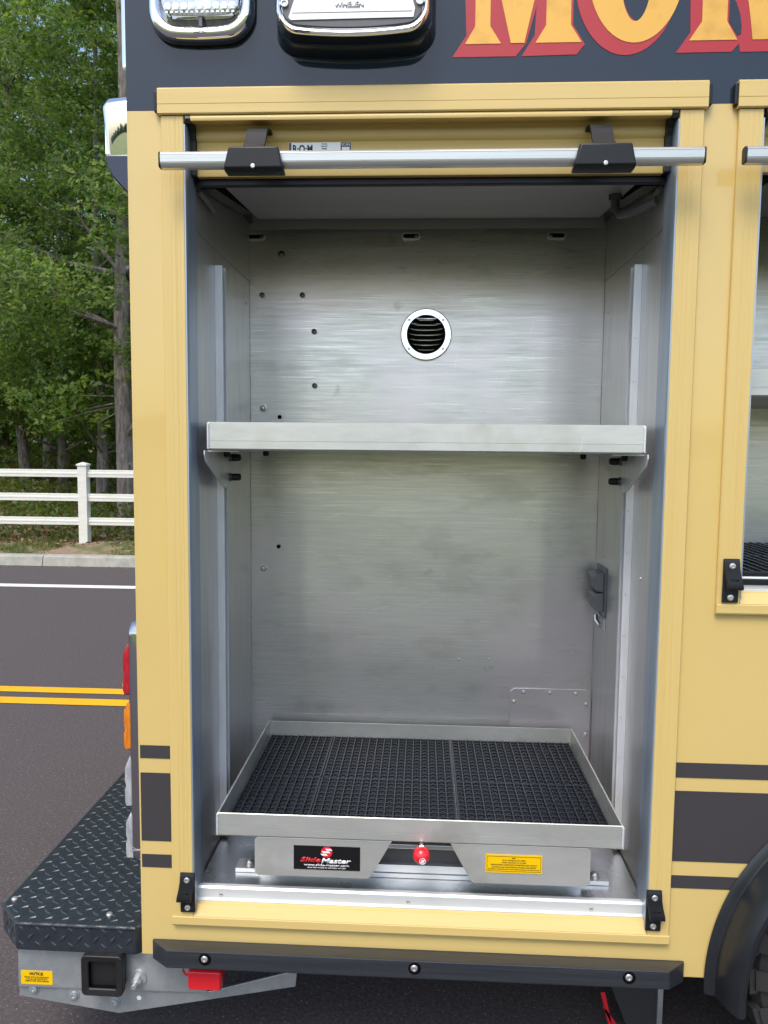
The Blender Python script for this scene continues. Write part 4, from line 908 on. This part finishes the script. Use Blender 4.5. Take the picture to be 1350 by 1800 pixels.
# logo sticker
ls = part('logo_sticker', MB().box(-.297,-.1365,.0008,.0018,.6312,.6907), M_sblk, tr)
part('roundel', MB().lathe((-.217,.0006,.6765),'y',[(.0138,0),(.0138,-.0006)],28,False,True), M_sred, ls)
for dz,dx in ((.0062,.005),(0,-.0015),(-.0065,-.006)):
    xc = -.217+dx; h = .0022; L_ = .0085 if dz == 0 else .0068
    part('roundel_bar', MB().prism([(xc-L_+.002,.6765+dz-h),(xc+L_+.002,.6765+dz-h),(xc+L_-.002,.6765+dz+h),(xc-L_-.002,.6765+dz+h)],'y',-.0007,-.0002), M_swht, ls)
text('lettering','Slide',-.281,-.2315,.6500,.6622,.0004,M_sred,ls,shear=.25,bold=.035)
text('lettering','Master',-.2305,-.158,.6480,.6610,.0004,M_swht,ls,shear=.25,bold=.035)
text('lettering','www.slide-master.com',-.272,-.163,.6405,.6462,.0004,M_swht,ls,bold=.015)
text('lettering','CUSTOM MADE IN ANTIGO, WI USA',-.264,-.170,.6345,.6378,.0004,M_swht,ls,bold=.015)
ws = part('warning_sticker', MB().box(.1635,.297,.0008,.0018,.6405,.6855), M_syel, tr)
bd = MB(); bd.box(.1665,.294,.0003,.0007,.6809,.6816).box(.1665,.294,.0003,.0007,.6444,.6451).box(.1665,.1672,.0003,.0007,.6451,.6809).box(.2933,.294,.0003,.0007,.6451,.6809)
part('border', bd, M_sblk, ws)
for k,(s_,wd) in enumerate((('#M1',.009),('•PULL HANDLE TO OPEN',.055),('•PUSH HANDLE TO CLOSE•',.058),('•100% EXTENSION & 400 POUND DISTRIBUTED LOAD CAPACITY',.112),('*CONTROL LOAD WHILE OPENING & CLOSING SLIDE-MASTER*',.106),('*EXCESSIVE FORCE AGAINST STOPS (OPEN/CLOSE) MAY DAMAGE SLIDE*',.121))):
    text('lettering',s_,.2303-wd/2,.2303+wd/2,.6762-k*.0057,.6793-k*.0057,.0004,M_sblk,ws,bold=.005)
# knob
n_ = 14
kp = [(.0045,0)]+[(.0205*math.sin(math.pi*k/n_),-.0205*math.cos(math.pi*k/n_)) for k in range(1,n_)]
kb_ = part('knob', MB().lathe((.0105,-.030,.6945),'z',[(.0005,-.0205)]+[(.0205*math.sin(math.pi*k/n_),-.0205*math.cos(math.pi*k/n_)) for k in range(1,n_)]+[(.0005,.0205)],24,True,True), M_red, tr, smooth=60)
part('knob_stem', MB().tube([(.0105,-.030,.714),(.0105,-.024,.7075),(.0105,.02,.705)], .005, 8), M_steel, kb_, smooth=60)
part('emblem', MB().lathe((.0130,-.0501,.690),'y',[(.0076,.0036),(.0076,-.0002),(.0066,-.0002),(.0066,.0036)],20,False,False), M_swht, kb_)
for dz,dx in ((.003,.0015),(0,0),(-.003,-.0015)): part('emblem_bar', MB().box(.0130+dx-.0042,.0130+dx+.0042,-.0506,-.0485,.690+dz-.0008,.690+dz+.0008), M_swht, kb_)
# base: cross plate with bolts and runners
part('base_plate', MB().box(-.462,.478,.088,.135,.5660,.5775), M_alu, tr, bevel=.001)
part('base_plate', MB().box(-.458,.474,.50,.545,.5660,.5775), M_alu, tr, bevel=.001)
part('runner', MB().box(-.40,.41,.092,.130,.5780,.5985), M_alu, tr, bevel=.001)
part('runner_web', MB().box(-.395,.405,.108,.113,.5990,.690), M_gray, tr)
part('runner', MB().box(-.395,.405,.094,.1075,.6405,.6515), M_alu, tr, bevel=.001)
for xa in (-.36,.34): part('slide_beam', MB().box(xa,xa+.03,.136,.60,.5785,.7085), M_tray, tr)
me_cb = mesh_of(MB().lathe((0,0,0),'z',[(.0135,0),(.0135,.002),(.0105,.0022),(.0105,.006),(.0075,.0105),(.004,.011),(.0038,.008)],14,False,True),'bolt',M_steel,smooth=40)
for X in (-.430,.447): inst('bolt', me_cb, tr, (X,.111,.5775))

# ================================================================== DRAIN MATS
def mat_tile_mesh(w_,d_,name,nx_,ny):
    m_ = MB(); h0,h1 = 0,.011; fx = w_/nx_; fy = d_/ny; r = .0017
    for i in range(nx_+1):
        X = i*fx; rr3 = .0042 if i in (0,nx_) else r; m_.box(max(0,X-rr3),min(w_,X+rr3),0,d_,h0,h1+.0012+random.uniform(-.0004,.0004))
    for j in range(ny+1):
        Y_ = j*fy; rr3 = .0040 if j in (0,ny) else r*.8; m_.box(.0001,w_-.0001,max(.0001,Y_-rr3),min(d_-.0001,Y_+rr3),h0,h1-.0008)
    for i in range(nx_):
        for j in range(ny):
            for a,b in (((i*fx,j*fy),((i+1)*fx,(j+1)*fy)),((i*fx,(j+1)*fy),((i+1)*fx,j*fy))):
                d = Vector((b[0]-a[0],b[1]-a[1],0)); n_ = Vector((-d.y,d.x,0)).normalized()*.0010
                A = Vector((a[0],a[1],0)); B = Vector((b[0],b[1],0)); vs = []
                for z in (h0+.003,h1-.0024):
                    for p in (A-n_,A+n_,B+n_,B-n_): vs.append((p.x,p.y,z))
                m_.add(vs,[(4,5,6,7),(0,1,5,4),(2,3,7,6)])
    return mesh_of(m_, name, M_mat)
dm = thing('drain_mat', 'black plastic lattice drain mat of six tiles lying in the slide-out tray', 'mat', (0,.3,.7125))
td = (TY1-TY0-.014)/2; xa = TX0+.009
for wt,nx_ in ((.203,9),(.371,16),(.374,16)):
    me_t = mat_tile_mesh(wt-.003,td-.003,'mat_tile',nx_,13)
    for j in range(2): inst('mat_tile', me_t, dm, (xa+.0015, TY0+.007+j*td+.0015, .7130))
    xa += wt
dm2 = thing('drain_mat', 'black lattice drain mat on the floor of the right-hand compartment', 'mat', (1.3,.3,1.3565))
me_t2 = mat_tile_mesh(.303,.29,'mat_tile',13,12)
for i in range(3):
    for j in range(2): inst('mat_tile', me_t2, dm2, (PX0+.004+i*.305, .040+j*.292, 1.3570))
